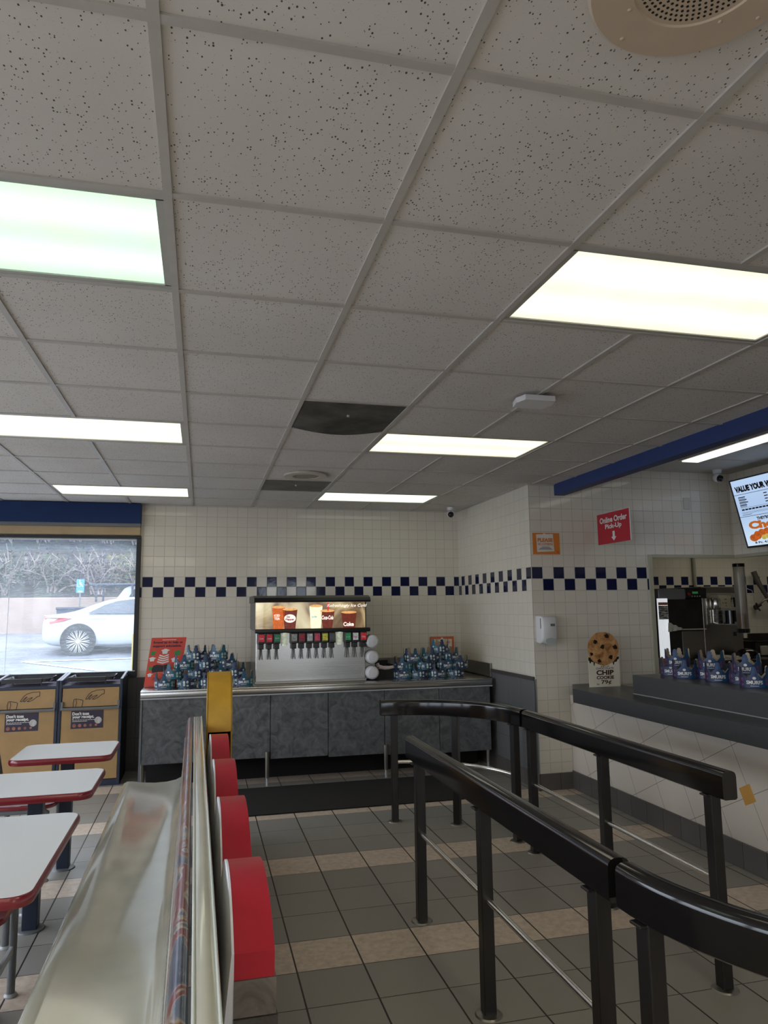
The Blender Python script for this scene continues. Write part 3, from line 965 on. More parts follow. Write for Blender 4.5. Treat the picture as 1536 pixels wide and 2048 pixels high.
# ================================================================== TABLES, CHAIRS
def table(y0, y1, x0, x1, label, posts):
    zt = .71
    t = thing('dining_table', label, 'table', ((x0 + x1) / 2, (y0 + y1) / 2, 0), 'white topped dining tables')
    b = MB().prism(rrect(x0 + .006, x1 - .006, y0 + .006, y1 - .006, .060, 6), (0, 0, zt - .004), X, Y, 0, .004)
    top = obj('tabletop', b, m_tabletop, t, smooth=False)
    ring = []
    outl = rrect(x0, x1, y0, y1, .066, 6)
    prof = [(-.006, 0), (-.001, -.002), (.004, -.012), (.004, -.024), (-.002, -.036), (-.012, -.038)]
    cx, cy = (x0 + x1) / 2, (y0 + y1) / 2
    n = len(outl); R = []
    for d, dz in prof:
        rr = []
        for i, p in enumerate(outl):
            a = outl[i - 1]; c = outl[(i + 1) % n]
            tx, ty_ = c[0] - a[0], c[1] - a[1]; L = math.hypot(tx, ty_)
            rr.append((p[0] + ty_ / L * d, p[1] - tx / L * d, zt + dz))
        R.append(rr)
    obj('edge_band', MB().loft(R, cap=False), m_redw, t)
    obj('underside', MB().prism(rrect(x0 + .01, x1 - .01, y0 + .01, y1 - .01, .055, 6), (0, 0, zt - .037), X, Y, 0, .010), m_blackm, t, smooth=False)
    for x, y in posts:
        b = MB().box(x - .036, x + .036, y - .036, y + .036, .006, zt - .037, .004)
        b.box(x - .15, x + .15, y - .03, y + .03, zt - .052, zt - .037)
        b.box(x - .03, x + .03, y - .15, y + .15, zt - .052, zt - .037)
        p = obj('post', b, m_navy, t, smooth=False)
        obj('floor_plate', MB().lathe([(0, .009), (.055, .009), (.066, .006), (.07, 0), (0, 0)], (x, y, 0), n=30), m_greytube, p)
table(2.565, 3.555, -1.105, -.492, 'nearest and longest white dining table with maroon rounded edge', [(-.80, 2.80), (-.80, 3.33)])
table(3.905, 4.485, -1.105, -.500, 'middle white dining table with maroon edge', [(-.80, 4.20)])
table(4.850, 5.390, -1.100, -.515, 'farthest white dining table in front of the brown waste bins', [(-.80, 5.10)])

def chair():
    """local: seat centre at origin, sitter faces +x; right edge of the seat at x=0"""
    t = thing('dining_chair', '', 'chair', (0, 0, 0), 'maroon edged dining chairs')
    def seat_z(x, y):
        return .435 - .016 * math.exp(-((x + .20) ** 2 + y * y) / .016) + .018 * max(0, (-x - .30) / .1)
    N = 12
    b = MB(); vs = []
    out = rrect(-.41, 0, -.205, .205, .075, 6)
    cx, cy = -.205, 0
    rings = []
    for s_ in (0.001, .25, .5, .75, .93, 1.0):
        rings.append([(cx + (p[0] - cx) * s_, cy + (p[1] - cy) * s_, seat_z(cx + (p[0] - cx) * s_, cy + (p[1] - cy) * s_)) for p in out])
    b.loft(rings, cap=False)
    obj('seat', b, G('white_gloss_seat', (.60, .58, .60), .15, coat=.4, nz=.03), t)
    rr = []
    for d, dz in ((0, 0), (.006, -.006), (.006, -.020), (-.004, -.026), (-.08, -.026)):
        rr.append([(cx + (p[0] - cx) * (1 + d / .2), cy + (p[1] - cy) * (1 + d / .2), .435 + dz + .018 * max(0, (-p[0] - .30) / .1)) for p in out])
    obj('seat_edge', MB().loft(rr, cap=True), m_redw, t)
    for x in (-.035, -.36):
        for y in (-.20, .20):
            pass
    for y in (-.195, .195):
        b = MB().tube([(-.035, y, .008), (-.035, y, .39), (-.06, y, .405), (-.33, y, .405), (-.37, y, .43), (-.44, y, .80)], .0165, 12)
        fr = obj('frame', b, m_greytube, t)
        obj('foot', MB().lathe([(0, 0), (.024, 0), (.026, .006), (.020, .014), (0, .014)], (-.035, y, 0), n=18), m_silver, fr)
        b = MB().tube([(-.36, y, .008), (-.33, y, .405)], .0165, 12)
        l = obj('rear_leg', b, m_greytube, t)
        obj('foot', MB().lathe([(0, 0), (.024, 0), (.026, .006), (.020, .014), (0, .014)], (-.36, y, 0), n=18), m_silver, l)
    obj('crossbar', MB().box(-.045, -.03, -.195, .195, .17, .20, .002), m_silver, t, smooth=False)
    R = []
    for i in range(9):
        z = .56 + .27 * i / 8
        x = -.395 - .05 * i / 8
        R.append([(x - .03 * math.cos(a / 10 * PI / 2 - 0) * 0 - .028 * (1 - ((a - 10) / 10) ** 2), (a - 10) / 10 * .205, z) for a in range(21)] + [(x - .012 - .028 * (1 - ((a - 10) / 10) ** 2), (a - 10) / 10 * .205, z) for a in range(20, -1, -1)])
    obj('backrest', MB().loft(R), m_redw, t)
    return t
ch = chair()
spots = [(-.70, 3.33, 'chair with maroon edge half under the nearest long table, closest to camera'), (-.835, 4.20, 'chair beside the middle white table'), (-.838, 5.09, 'glossy white seat with maroon edge seen between the two farther tables')]
for i, (x, y, lb) in enumerate(spots):
    if i == 0:
        ch.location = (x, y, 0); ch['label'] = lb
    else:
        dup(ch, (x, y, 0), 0, lb)

# ================================================================== BOOTH BENCH
def bend(y): return -.0078 * (y - 1.6)
t = thing('booth_bench', 'long cream moulded bench seat with patterned bolster along the left foreground', 'bench', (-.25, 3.2, 0))
def bloft(prof, y0, y1, n=24, sway=0, close=True, sh=1.0, endz=None):
    R = []
    for i in range(n + 1):
        y = y0 + (y1 - y0) * i / n
        R.append([(p[0] + bend(y) * sh + sway * math.sin(y * 2.1), y, p[1]) for p in prof])
    return MB().loft(R, close=close)
seat = [(-.478, .30), (-.490, .395), (-.482, .416), (-.462, .427), (-.43, .427), (-.36, .415), (-.28, .408), (-.20, .410), (-.14, .420), (-.10, .438), (-.082, .46), (-.076, .50), (-.066, .50), (-.066, .38), (-.44, .38), (-.455, .30)]
obj('seat', bloft(seat, .5, 5.42, sh=.15), m_cream, t, angle=60)
obj('lower_back', bloft([(-.078, .45), (-.062, .62), (-.052, .70), (-.042, .70), (-.05, .60), (-.06, .44)], .5, 5.40, sh=1), m_steel_d, t, angle=60)
# patterned bolster
k = NT('printed_bolster_vinyl')
mpn = k.n('Mapping'); k.l(k.obj(), mpn.inputs[0]); mpn.inputs['Scale'].default_value = (1.5, 1, 1.5)
n = k.noise(mpn.outputs[0], 5.5, 2, .5, 1.0)
k.l(k.ramp(n, [(.34, (.04, .05, .09)), (.42, (.07, .09, .14)), (.46, (.26, .20, .14)), (.50, (.17, .025, .03)), (.58, (.14, .025, .035)), (.62, (.30, .25, .20)), (.68, (.04, .055, .10))]), k.b.inputs['Base Color'])

for nd in k.t.nodes:
    if nd.bl_idname == 'ShaderNodeValToRGB': nd.color_ramp.interpolation = 'EASE'
k.b.inputs['Roughness'].default_value = .24; k.b.inputs['Coat Weight'].default_value = .6; k.b.inputs['Coat Roughness'].default_value = .15
k.bump(k.noise(k.obj(), 90, 3), .15, .003)
prof = [(-.052, .69)] + [(-.024 + .028 * math.cos(a), .778 + .062 * math.sin(a)) for a in [math.radians(200 - 13 * i) for i in range(12)]] + [(-.012, .70)]
obj('bolster', bloft(prof, .5, 5.40, 90), k.m, t, angle=70)
for nm, dx, zz, m_ in (('lower_piping', -.058, .700, m_chrome), ('upper_piping', .001, .838, m_chrome)):
    obj(nm, MB().tube([(dx + bend(y), y, zz) for y in [.5 + 4.9 * i / 20 for i in range(21)]], .0042, 10), m_chrome if nm[0] == 'l' else G('pale_piping', (.62, .66, .62), .2, coat=.5), t)
capp = [(.003, .70), (.003, .836), (.008, .842), (.03, .844), (.044, .843), (.050, .838), (.050, .05), (.03, .05), (.03, .70)]
obj('top_cap', bloft(capp, .5, 5.40, 24), m_cream, t, angle=50)
obj('cap_trim', MB().tube([(.049 + bend(y), y, .844) for y in [.5 + 4.9 * i / 20 for i in range(21)]], .0038, 8), G('pale_piping', (.62, .66, .62), .2), t)
for y in (.9, 2.4, 3.9, 5.2):
    obj('leg', MB().box(-.40, -.06, y - .03, y + .03, 0, .38, .004), m_blackm, t, smooth=False)

# ================================================================== SCALLOPED DIVIDER
def sx(y): return -.0088 * (y - 2.2)
def scz(y):
    n_ = round((y - 2.2) / .762); d = y - 2.2 - n_ * .762
    return .855 - .50 + math.sqrt(max(0, .25 - min(abs(d), .381) ** 2))
t = thing('booth_divider', 'low divider with scalloped crimson top and white side behind the bench', 'divider', (.14, 3.5, 0))
yy = [1.9 + (4.862 - 1.9) * i / 160 for i in range(161)]
yy[0] = 1.9
def dstrip(xa, xb, zb, dz=0):
    R = []
    for y in yy:
        z = scz(y) + dz
        R.append([(xa + sx(y), y, zb), (xb + sx(y), y, zb), (xb + sx(y), y, z), (xa + sx(y), y, z)])
    return MB().loft(R)
obj('scalloped_cap', dstrip(.0925, .190, .695), m_red, t, angle=25)
def slanted_side():  # white side leaned out at its foot so it catches ceiling light
    R = []
    for y in yy:
        z = scz(y) + .001
        R.append([(.057 + sx(y), y, .45), (.0925 + sx(y), y, .45), (.0925 + sx(y), y, z), (.0865 + sx(y), y, z)])
    return MB().loft(R)
obj('white_side', slanted_side(), G('bluish_white_laminate', (.80, .80, .86), .7, nz=.03, spec=.2), t, angle=25)
def bx_sheared(x0, x1, y0, y1, z0, z1):
    b = MB(); R = []
    for y in (y0, y1):
        R.append([(x0 + sx(y), y, z0), (x1 + sx(y), y, z0), (x1 + sx(y), y, z1), (x0 + sx(y), y, z1)])
    return b.loft(R)
obj('upper_laminate', bx_sheared(.0925, .194, 1.897, 4.94, .612, .694), m_marble2, t, smooth=False)
obj('lower_laminate', bx_sheared(.0925, .198, 1.893, 4.94, 0, .610), marble('brown_marble_laminate', (.05, .042, .04), (.13, .12, .115), .35, 9), t, smooth=False)
# yellow hooped end
t = thing('hooped_end_post', 'tall golden yellow hoop closing the far end of the divider', 'post', (.13, 5.2, 0))
def hoop(zb, n=28, ra=.255, zc_=.80, rz=.365):
    return [(5.2 + ra * math.cos(PI * i / n), zc_ + rz * math.sin(PI * i / n)) for i in range(n + 1)]
side_ = [(5.455, .45)] + hoop(0) + [(4.945, .45)]
for nm, x in (('side_panel', .052), ('side_panel', .205)):
    obj(nm, MB().prism(side_, (x, 0, 0), Y, Z, 0, .008), m_yellow, t, smooth=False)
o_, i_ = hoop(0), [(5.2 + .248 * math.cos(PI * i / 28), .80 + .358 * math.sin(PI * i / 28)) for i in range(29)]
b = MB().loft([[(.052, a[0], a[1]), (.214, a[0], a[1]), (.214, c[0], c[1]), (.052, c[0], c[1])] for a, c in zip(o_, i_)])
b.box(.052, .214, 5.448, 5.455, .45, .80)
obj('hoop', b, m_yellow, t)
obj('base', MB().box(.060, .205, 5.0, 5.44, 0, .66), G('shaded_yellow_inner', (.22, .13, .02), .5, nz=.1), t, smooth=False)  # inner yellow in a darker tone, its shade put into the colour
obj('hoop_dark_sheet', MB().box(.060, .205, 5.30, 5.31, .66, 1.0), m_hole, t, smooth=False)  # black sheet stands in for the dark inside the hollow hoop

# ================================================================== WASTE BINS
def bin_(x0, x1, label):
    y0, y1, H = 7.33, 7.86, .925
    w_ = x1 - x0; cx = (x0 + x1) / 2
    t = thing('waste_bin', label, 'waste bin', (cx, (y0 + y1) / 2, 0), 'kraft coloured waste bins under the window')
    b = MB()
    b.box(x0, x0 + .024, y0, y1, .02, H + .035, .003); b.box(x1 - .024, x1, y0, y1, .02, H + .035, .003)
    b.box(x0, x1, y0 + .004, y1, 0, .055, .003); b.box(x0, x1, y1 - .02, y1, .05, H, .002)
    b.box(x0, x1, y0 + .002, y0 + .03, .888, .915, .002)
    obj('cabinet_frame', b, m_navy, t, smooth=False)
    d = obj('lower_door', MB().box(x0 + .026, x1 - .026, y0 + .006, y0 + .024, .06, .690, .003), m_kraft, t, smooth=False)
    b = MB().box(x0 + .028, x1 - .028, y0 + .008, y0 + .022, .715, .886, .003)
    f = obj('push_flap', b, m_kraft, t, smooth=False)
    b = MB().box(x0 + .020, x1 - .020, y0 - .022, y0 + .002, .690, .712, .004)
    b.box(x0 + .020, x0 + .040, y0 - .014, y0 + .006, .70, .765, .002); b.box(x1 - .040, x1 - .020, y0 - .014, y0 + .006, .70, .765, .002)
    obj('handle_bar', b, m_greytube, t, smooth=False)
    # outline drawing of a hand dropping a cup
    P = lambda pts, ox, oz, s, sv=None: [(ox + a * s, oz + c * (sv or s)) for a, c in pts]
    hand = [(1.0, .95), (.62, .93), (.33, .80), (.18, .62), (.03, .30), (.00, .18), (.08, .16), (.14, .30), (.24, .48), (.34, .55), (.24, .36), (.16, .18), (.22, .14), (.30, .26), (.38, .38), (.50, .44), (.62, .50), (.60, .42), (.44, .26), (.36, .16), (.46, .14), (.66, .28), (.82, .48), (.88, .55), (1.0, .60)]
    cupo = [(.0, -.45), (-.03, .0), (.05, .38), (.22, .42), (.80, .30), (.92, .20), (.86, -.20), (.80, -.45)]
    cupi = [(.20, -.45), (.30, .0), (.22, .42)]
    g = MB(); O = (cx, y0 + .008, 0)
    strokes(g, P(hand, -.045, .765, .160, .105), O, X, Z, .0055, .0012, True)
    strokes(g, P(cupo, -.150, .752, .090, .085), O, X, Z, .0055, .0012)
    strokes(g, P(cupi, -.150, .752, .090, .085), O, X, Z, .0045, .0012)
    obj('hand_and_cup_drawing', g, m_ink_dk, f, smooth=False)
    # receipt sticker
    sx0, sx1, sz0, sz1 = cx - .165, cx + .115, .520, .682
    st = obj('sticker', MB().box(sx0, sx1, y0 + .0045, y0 + .006, sz0, sz1), m_ink_navy, d, smooth=False)
    g = MB()
    ly = y0 + .0043
    text("Don't toss", (sx0 + .083, ly, .655), X, Z, .145, .030, m_ink_w, d, bold=.045, mb=g)
    text("your receipt.", (sx0 + .105, ly, .622), X, Z, .190, .033, m_ink_w, d, bold=.045, mb=g)
    for i, (z, ww) in enumerate(((.598, .20), (.586, .13))):
        q = 9 + i
        for j in range(q):
            xx = sx0 + .012 + ww * j / q
            g.box(xx, xx + ww / q * .8, ly - .001, ly, z - .002, z + .002)
    obj('lettering', g, m_ink_w, d, smooth=False)
    g = MB()
    for i in range(5):
        g.prism(circ(sx0 + .030 + .047 * i, .548, .0165 - .0015 * i, 18), (0, ly, 0), X, Z, 0, .001)
    obj('small_pictures', g, G('printed_burger_brown', (.28, .10, .07), .5, nz=.4, ns=40), d, smooth=False)
    g = MB().prism(circ(sx1 - .045, .590, .031, 26), (0, ly, 0), X, Z, 0, .001)
    obj('round_badge', g, G('grey_badge', (.45, .43, .41), .5, nz=.25, ns=90), d, smooth=False)
    # tray shelf on the lid
    obj('lid', MB().box(x0 + .024, x1 - .024, y0 + .03, y1 - .02, .900, .912), G('lilac_lid', (.50, .42, .52), .2, coat=.4, nz=.05), t, smooth=False)
    for q in (x0, x1 - .022):
        bb = MB().loft([[(q, y0 + .01, .955), (q + .022, y0 + .01, .955), (q + .022, y0 + .01, .962), (q, y0 + .01, .962)], [(q, y1 - .02, .99), (q + .022, y1 - .02, .99), (q + .022, y1 - .02, .998), (q, y1 - .02, .998)]])
        obj('side_rail', bb, G('lilac_grey_edge', (.45, .45, .52), .3), t, smooth=False)
    b = MB()
    for xx in (cx - .12, cx + .12): b.box(xx - .004, xx + .004, y0 + .02, y0 + .028, .905, .95)
    obj('tray_rail', b, m_navy, t, smooth=False)
    return t
bin_(-1.252, -.700, 'kraft brown waste bin with receipt sticker, nearer the grey wall')
bin_(-1.808, -1.256, 'kraft brown waste bin cut off by the left frame edge')
for cx, lb in ((-.985, 'dark serving trays resting on the bin beside the grey wall'), (-1.54, 'dark serving trays on the bin at the left frame edge')):
    y0 = 7.345
    t = thing('serving_tray', lb, 'tray', (cx, y0 + .2, .95), 'serving trays on the waste bins')
    b = MB()
    out = rrect(cx - .20, cx + .20, y0 + .01, y0 + .40, .05, 5)
    R = []
    for s_, z in ((.94, .952), (.96, .952), (1.0, .982), (.985, .982), (.94, .957)):
        R.append([(cx + (p[0] - cx) * s_, y0 + .2 + (p[1] - y0 - .2) * s_, z) for p in out])
    b.loft(R)
    obj('tray', b, G('glossy_charcoal_tray', (.05, .055, .06), .15, coat=.4, nz=.1), t)
    obj('front_stop', MB().box(cx - .205, cx + .135, y0 - .012, y0 + .002, .945, .985, .003), m_blackm, t, smooth=False)

# ================================================================== ORDER COUNTER
CX = 3.21
t = thing('order_counter', 'long order counter with charcoal two step top and speckled tiled front', 'counter', (3.6, 2.5, 0))
yA, yB = -1.2, YP - .002
obj('front_panel', MB().box(CX, CX + .10, yA, yB, .02, .80), speckle('speckled_terrazzo_tile', (.66, .59, .52), (.15, .12, .10), 150, .50, .4, (5.17, .445)), t, smooth=False)
ca, sa = math.cos(math.atan(.5)), math.sin(math.atan(.5))
for i, y in enumerate([5.84, 5.17, 4.51, 3.855, 3.185, 2.515, 1.845, 1.175]):
    h = .051
    pts = [(h * (a * ca + c * sa), h * (-a * sa + c * ca)) for a, c in ((-1, -1), (1, -1), (1, 1), (-1, 1))]
    b = MB().prism([(-p[0], p[1]) for p in pts], (CX, y, .445), (0, -1, 0), Z, -.001, .0015)
    obj('inset_tile', b, G('mustard_inset_tile', (.60, .31, .07), .4, nz=.06) if i % 2 else G('navy_inset_tile', (.012, .014, .055), .25), t, smooth=False)
obj('cove_base', MB().box(CX - .014, CX, yA, yB, 0, .155, .004), m_base_x, t, smooth=False)
obj('body', MB().box(CX + .10, 4.0, yA, 5.86, .0, .80), m_blackm, t, smooth=False)
b = MB().box(3.035, 3.60, yA, 5.62, .785, .893, .006); b.box(3.16, 3.60, 5.60, YP - .002, .785, .893, .006)
obj('ledge', MB().prism([(3.06, yA), (3.60, yA), (3.60, YP - .002), (3.235, YP - .002), (3.06, 5.66)], (0, 0, 0), X, Y, .780, .893), m_dkgrey, t, smooth=False)
obj('upper_step', MB().box(3.32, 4.05, yA, 5.17, .893, 1.040, .006), m_dkgrey, t, smooth=False)
for a in (1,):
    obj('step_joint', MB().box(3.315, 3.322, yA, 5.168, .8935, .899), G('pale_sealant', (.25, .25, .25), .5), t, smooth=False)

# ================================================================== PAPER CROWNS
def crown_proto(kind):
    R = .0900; H = .064
    N = 120
    def top(a):
        q = (a / (2 * PI) * 6) % 1.0
        d = min(q, 1 - q) * 2          # 0 at a point, 1 in a valley
        tri = max(0, 1 - d * 1.15)
        return H + .026 * tri ** .55 + .008 * (math.cos(d * PI) * .5 + .5)
    b = MB(); bm = b.bm
    lo, hi, lo2, hi2 = [], [], [], []
    for i in range(N):
        a = 2 * PI * i / N
        c, s_ = math.cos(a), math.sin(a)
        lo.append(bm.verts.new((R * c, R * s_, 0))); hi.append(bm.verts.new((R * 1.01 * c, R * 1.01 * s_, top(a))))
        r2 = R - .0012
        lo2.append(bm.verts.new((r2 * c, r2 * s_, 0))); hi2.append(bm.verts.new((r2 * 1.01 * c, r2 * 1.01 * s_, top(a))))
    for i in range(N):
        j = (i + 1) % N
        b.mi = 0; b._f([lo[i], lo[j], hi[j], hi[i]])
        b.mi = 1; b._f([lo2[j], lo2[i], hi2[i], hi2[j]]); b._f([hi[i], hi[j], hi2[j], hi2[i]]); b._f([lo[j], lo[i], lo2[i], lo2[j]])
    # rounded knobs on the points
    for p in range(6):
        a0 = 2 * PI * p / 6
        zc_ = top(a0) + .006
        for rad, dz in ((.0200, -.004), (.0155, .017)):
            for sgn, rr, mi in ((1, R * 1.012, 0), (-1, R * 1.012 - .0014, 1)):
                b.mi = mi
                vs = []
                for q in range(14):
                    u = rad * math.cos(2 * PI * q / 14) * sgn; v = rad * math.sin(2 * PI * q / 14)
                    aa = a0 + u / R
                    vs.append(bm.verts.new((rr * math.cos(aa), rr * math.sin(aa), zc_ + dz + v)))
                b._f(vs)
    k = NT('crown_paper_' + kind)
    o_ = k.xyz(k.obj())
    ang = k.math('ARCTAN2', o_[1], o_[0])
    n_ = k.noise(k.obj(), 26, 2)
    w_ = k.math('SINE', k.math('MULTIPLY', ang, 2.0 if kind == 'teal' else 1.0))
    f = k.math('MULTIPLY_ADD', w_, .35, k.math('MULTIPLY_ADD', n_, .5, .25))
    if kind == 'teal':
        k.l(k.ramp(f, [(.2, (.012, .025, .08)), (.5, (.012, .07, .14)), (.8, (.02, .14, .22))]), k.b.inputs['Base Color'])
    else:
        k.l(k.ramp(f, [(.2, (.014, .014, .055)), (.5, (.008, .035, .12)), (.8, (.012, .08, .19))]), k.b.inputs['Base Color'])
    k.b.inputs['Roughness'].default_value = .4
    # keep faces unmerged: object built directly
    me = bpy.data.meshes.new('paper_crown'); bm.to_mesh(me); bm.free()
    me.materials.append(k.m); me.materials.append(m_paper_tan)
    root = bpy.data.objects.new('paper_crown', me); COL.objects.link(root)
    root['category'] = 'paper crown'; root['label'] = ''
    # lettering wrapped round the band
    for a0 in (0, PI * 2 / 3, PI * 4 / 3):
        m = MB()
        def wrap(a, c, a0=a0):
            th = a0 + a / R; rr = R * 1.012 + .0006
            return Vector((rr * math.cos(th), rr * math.sin(th), .036 + c))
        text('SMURFS', (0, 0, 0), X, Z, .098, .024, None, None, bold=.03, wrap=wrap, mb=m)
        def wrap2(a, c, a0=a0):
            th = a0 + a / R; rr = R * 1.012 + .0006
            return Vector((rr * math.cos(th), rr * math.sin(th), .013 + c))
        vs = [m.bm.verts.new(wrap2(a, c)) for a, c in ((-.025, -.0015), (-.008, -.0015), (.008, -.0015), (.025, -.0015), (.025, .0015), (.008, .0015), (-.008, .0015), (-.025, .0015))]
        m._f(vs)
        vs = [m.bm.verts.new(wrap2(.011 * math.cos(q * PI / 6), .050 + .009 * math.sin(q * PI / 6))) for q in range(12)]
        m._f(vs)
        l = obj('lettering', m, m_ink_w, None, smooth=False); l.parent = root
    for a0 in (PI / 3, PI, PI * 5 / 3):
        m = MB()
        for da, zz, rz in ((-.016, .050, .014), (.014, .052, .013), (-.014, .026, .010), (.016, .020, .009)):
            vs = []
            for q in range(12):
                a = da + .010 * math.cos(q * PI / 6); c = zz + rz * math.sin(q * PI / 6)
                th = a0 + a / R; rr = R * 1.012 + .0007
                vs.append(m.bm.verts.new((rr * math.cos(th), rr * math.sin(th), c)))
            m._f(vs)
        l = obj('pale_ornament', m, G('pale_green_print' if kind == 'teal' else 'magenta_print', (.50, .58, .48) if kind == 'teal' else (.18, .06, .14), .5, nz=.35, ns=80), None, smooth=False); l.parent = root
    return root
ORD = ['first', 'second', 'third', 'fourth', 'fifth', 'sixth']
used = {}
def place_crown(kind, x, y, z, rz, label, group):
    if kind not in used:
        r = crown_proto(kind); used[kind] = r
        r.location = (x, y, z); r.rotation_euler = (0, 0, rz); r['label'] = label; r['group'] = group
        return r
    return dup(used[kind], (x, y, z), rz, label, group)
G1 = 'stacked paper crowns left of the drinks machine'
G2 = 'stacked paper crowns right of the drinks machine'
G3 = 'paper crowns on the order counter'
TEXT_F = -PI / 2           # text block toward the viewer
rows = [('bottom', 0, [-.31, -.115, .08, .40]), ('second', .082, [-.235, -.02, .17, .33]), ('third', .164, [-.14, .06, .25]), ('top', .246, [-.03, .165])]
rot = [0, 1.05, .45, 1.05, -.4, 1.05, .2, .9]
q = 0
for rn, dz, xx in rows:
    for i, x in enumerate(xx):
        place_crown('teal', x, 7.06 + .012 * (q % 3), CT + .001 + dz, TEXT_F + (0 if (rn, i) == ('bottom', 3) else rot[q % 8] + .1 * random.uniform(-1, 1)),
                    'blue paper crown, %s from left in the %s row, beside the red poster' % (ORD[i], rn), G1)
        q += 1
rows = [('bottom', 0, [1.985, 2.165, 2.35, 2.55]), ('second', .082, [2.00, 2.23, 2.43, 2.60]), ('third', .164, [2.09, 2.29, 2.50]), ('top', .246, [2.385])]
for rn, dz, xx in rows:
    for i, x in enumerate(xx):
        place_crown('teal', x, 7.16 + .012 * (q % 3), CT + .001 + dz, TEXT_F + rot[(q + 3) % 8] + .1 * random.uniform(-1, 1),
                    'blue paper crown, %s from left in the %s row, below the allergy notice' % (ORD[i], rn), G2)
        q += 1
UT = 1.041
oc = [((3.59, 5.035), (3.55, 4.825), (3.58, 4.95), 'left-hand group on the order counter'), ((3.68, 4.735), (3.60, 4.525), (3.65, 4.65), 'middle group on the order counter'), ((3.65, 4.335), (3.55, 4.12), (3.62, 4.26), 'right-hand group on the order counter')]
for (a, c, d, nm) in oc:
    for (x, y), z, w_, ro in ((a, 0, 'lower far', -.2), (c, 0, 'lower near', -.15), (d, .072, 'upper', -.25)):
        place_crown('navy', x, y, UT + z, TEXT_F - .55 + ro, 'navy paper crown, the %s one of the %s' % (w_, nm), G3)

# ================================================================== NOTICES AND SIGNS
# coral poster in an acrylic stand, leaning back
O = Vector((-.30, 7.52, 0))
t = thing('poster_stand', 'coral red fundraising poster in a clear stand left of the paper crowns', 'poster', (-.28, 7.45, CT))
RR = Vector((1, .0, 0)).normalized(); UU = Vector((.13, .06, 1)).normalized()
PO = Vector((-.500, 7.17, CT + .012))
card = obj('card', MB().prism([(0, 0), (.315, 0), (.315, .445), (0, .445)], PO, RR, UU, 0, .003), m_coral, t, smooth=False)
def pp(a, c): return PO + RR * a + UU * c
text('Round up to help us', pp(.155, .398), RR, UU, .265, .026, m_ink_navy, card, bold=.05, lift=.0045)
text('support education.', pp(.152, .364), RR, UU, .26, .026, m_ink_navy, card, bold=.05, lift=.0045)
g = MB()
for i in range(14): g.prism([(.10 + i * .009, .420), (.107 + i * .009, .420), (.107 + i * .009, .426), (.10 + i * .009, .426)], PO, RR, UU, .003, .0036)
def cap(g, a, c, s_):
    g.prism([(a - .032 * s_, c + .008 * s_), (a, c + .022 * s_), (a + .036 * s_, c + .010 * s_), (a + .006 * s_, c - .004 * s_)], PO, RR, UU, .003, .0038)
    g.prism([(a - .022 * s_, c + .006 * s_), (a + .022 * s_, c + .006 * s_), (a + .018 * s_, c - .018 * s_), (a - .016 * s_, c - .020 * s_)], PO, RR, UU, .003, .0037)
obj('small_heading', g, m_ink_w, card, smooth=False)
for a_, c_, s_ in ((.140, .315, 1.2), (.035, .245, 1), (.235, .235, 1.05), (.255, .135, .9), (.035, .10, .8)):
    g = MB(); cap(g, a_, c_, s_); obj('white_cap', g, m_ink_w, card, smooth=False)
for i in range(4):
    g = MB()
    g.prism([(.095 - .004 * i, .275 - .020 * i), (.135, .262 - .020 * i), (.178 + .003 * i, .278 - .020 * i), (.178 + .003 * i, .290 - .020 * i), (.135, .274 - .020 * i), (.095 - .004 * i, .288 - .020 * i)], PO, RR, UU, .003, .0038)
    obj('book', g, m_ink_w, card, smooth=False)
for a_, c_, s_ in ((.034, .300, .95), (.255, .298, 1.2), (.262, .165, 1.2), (.034, .160, .9)):
    g = MB(); cap(g, a_, c_, s_); obj('green_cap', g, m_green, card, smooth=False)
g = MB().prism([(.055, .120), (.045, .150), (.055, .185), (.085, .195), (.135, .188), (.19, .200), (.205, .175), (.195, .145), (.175, .130), (.12, .128)], PO, RR, UU, .003, .0039)
obj('dark_bag_shape', g, G('dark_print', (.02, .016, .02), .6), card, smooth=False)
g = MB()
for i in range(16): g.prism(circ(.055 + .010 * i, .100 + .014 * math.sin(i * 2.4) + .0015 * i, .0055, 8), PO, RR, UU, .003, .0038)
obj('confetti_dots', g, G('tomato_dots', (.75, .12, .03), .5, nz=.5, ns=90), card, smooth=False)
g = MB()
for i in range(4): g.prism([(.06, .075 - .007 * i), (.24, .075 - .007 * i), (.24, .073 - .007 * i), (.06, .073 - .007 * i)], PO, RR, UU, .003, .0036)
obj('fine_print', g, m_ink_navy, card, smooth=False)
obj('acrylic_foot', MB().box(-.495, -.19, 7.165, 7.30, CT + .001, CT + .012, .003), G('clear_plastic_edge', (.30, .08, .08), .12, nz=.3), t, smooth=False)

# allergy notice
O = Vector((2.46, 7.872, CT + .19))
t = tag(obj('allergy_notice', MB().box(2.51, 2.792, 7.862, 7.870, .990, 1.265, .001), m_orange_d, None, smooth=False), 'orange bordered allergy alert notice propped in the far corner', 'notice')
obj('paper', MB().box(2.532, 2.766, 7.858, 7.862, .990, 1.236), m_cardw, t, smooth=False)
text('ALLERGY ALERT', (2.649, 7.858, 1.198), X, Z, .205, .026, m_orange_d, t, bold=.05)
g = MB()
text('DEAR CUSTOMERS,', (2.649, 7.857, 1.166), X, Z, .10, .010, m_ink_dk, t, bold=.02, mb=g)
for i in range(7):
    z = 1.148 - .0165 * i; w_ = .20 - .03 * (i % 3)
    for j in range(10):
        x = 2.649 - w_ / 2 + w_ * j / 10
        g.box(x, x + w_ / 10 * (.55 + .3 * ((i * 7 + j * 3) % 4) / 4), 7.8565, 7.8575, z, z + .006)
obj('lettering', g, m_ink_dk, t, smooth=False)
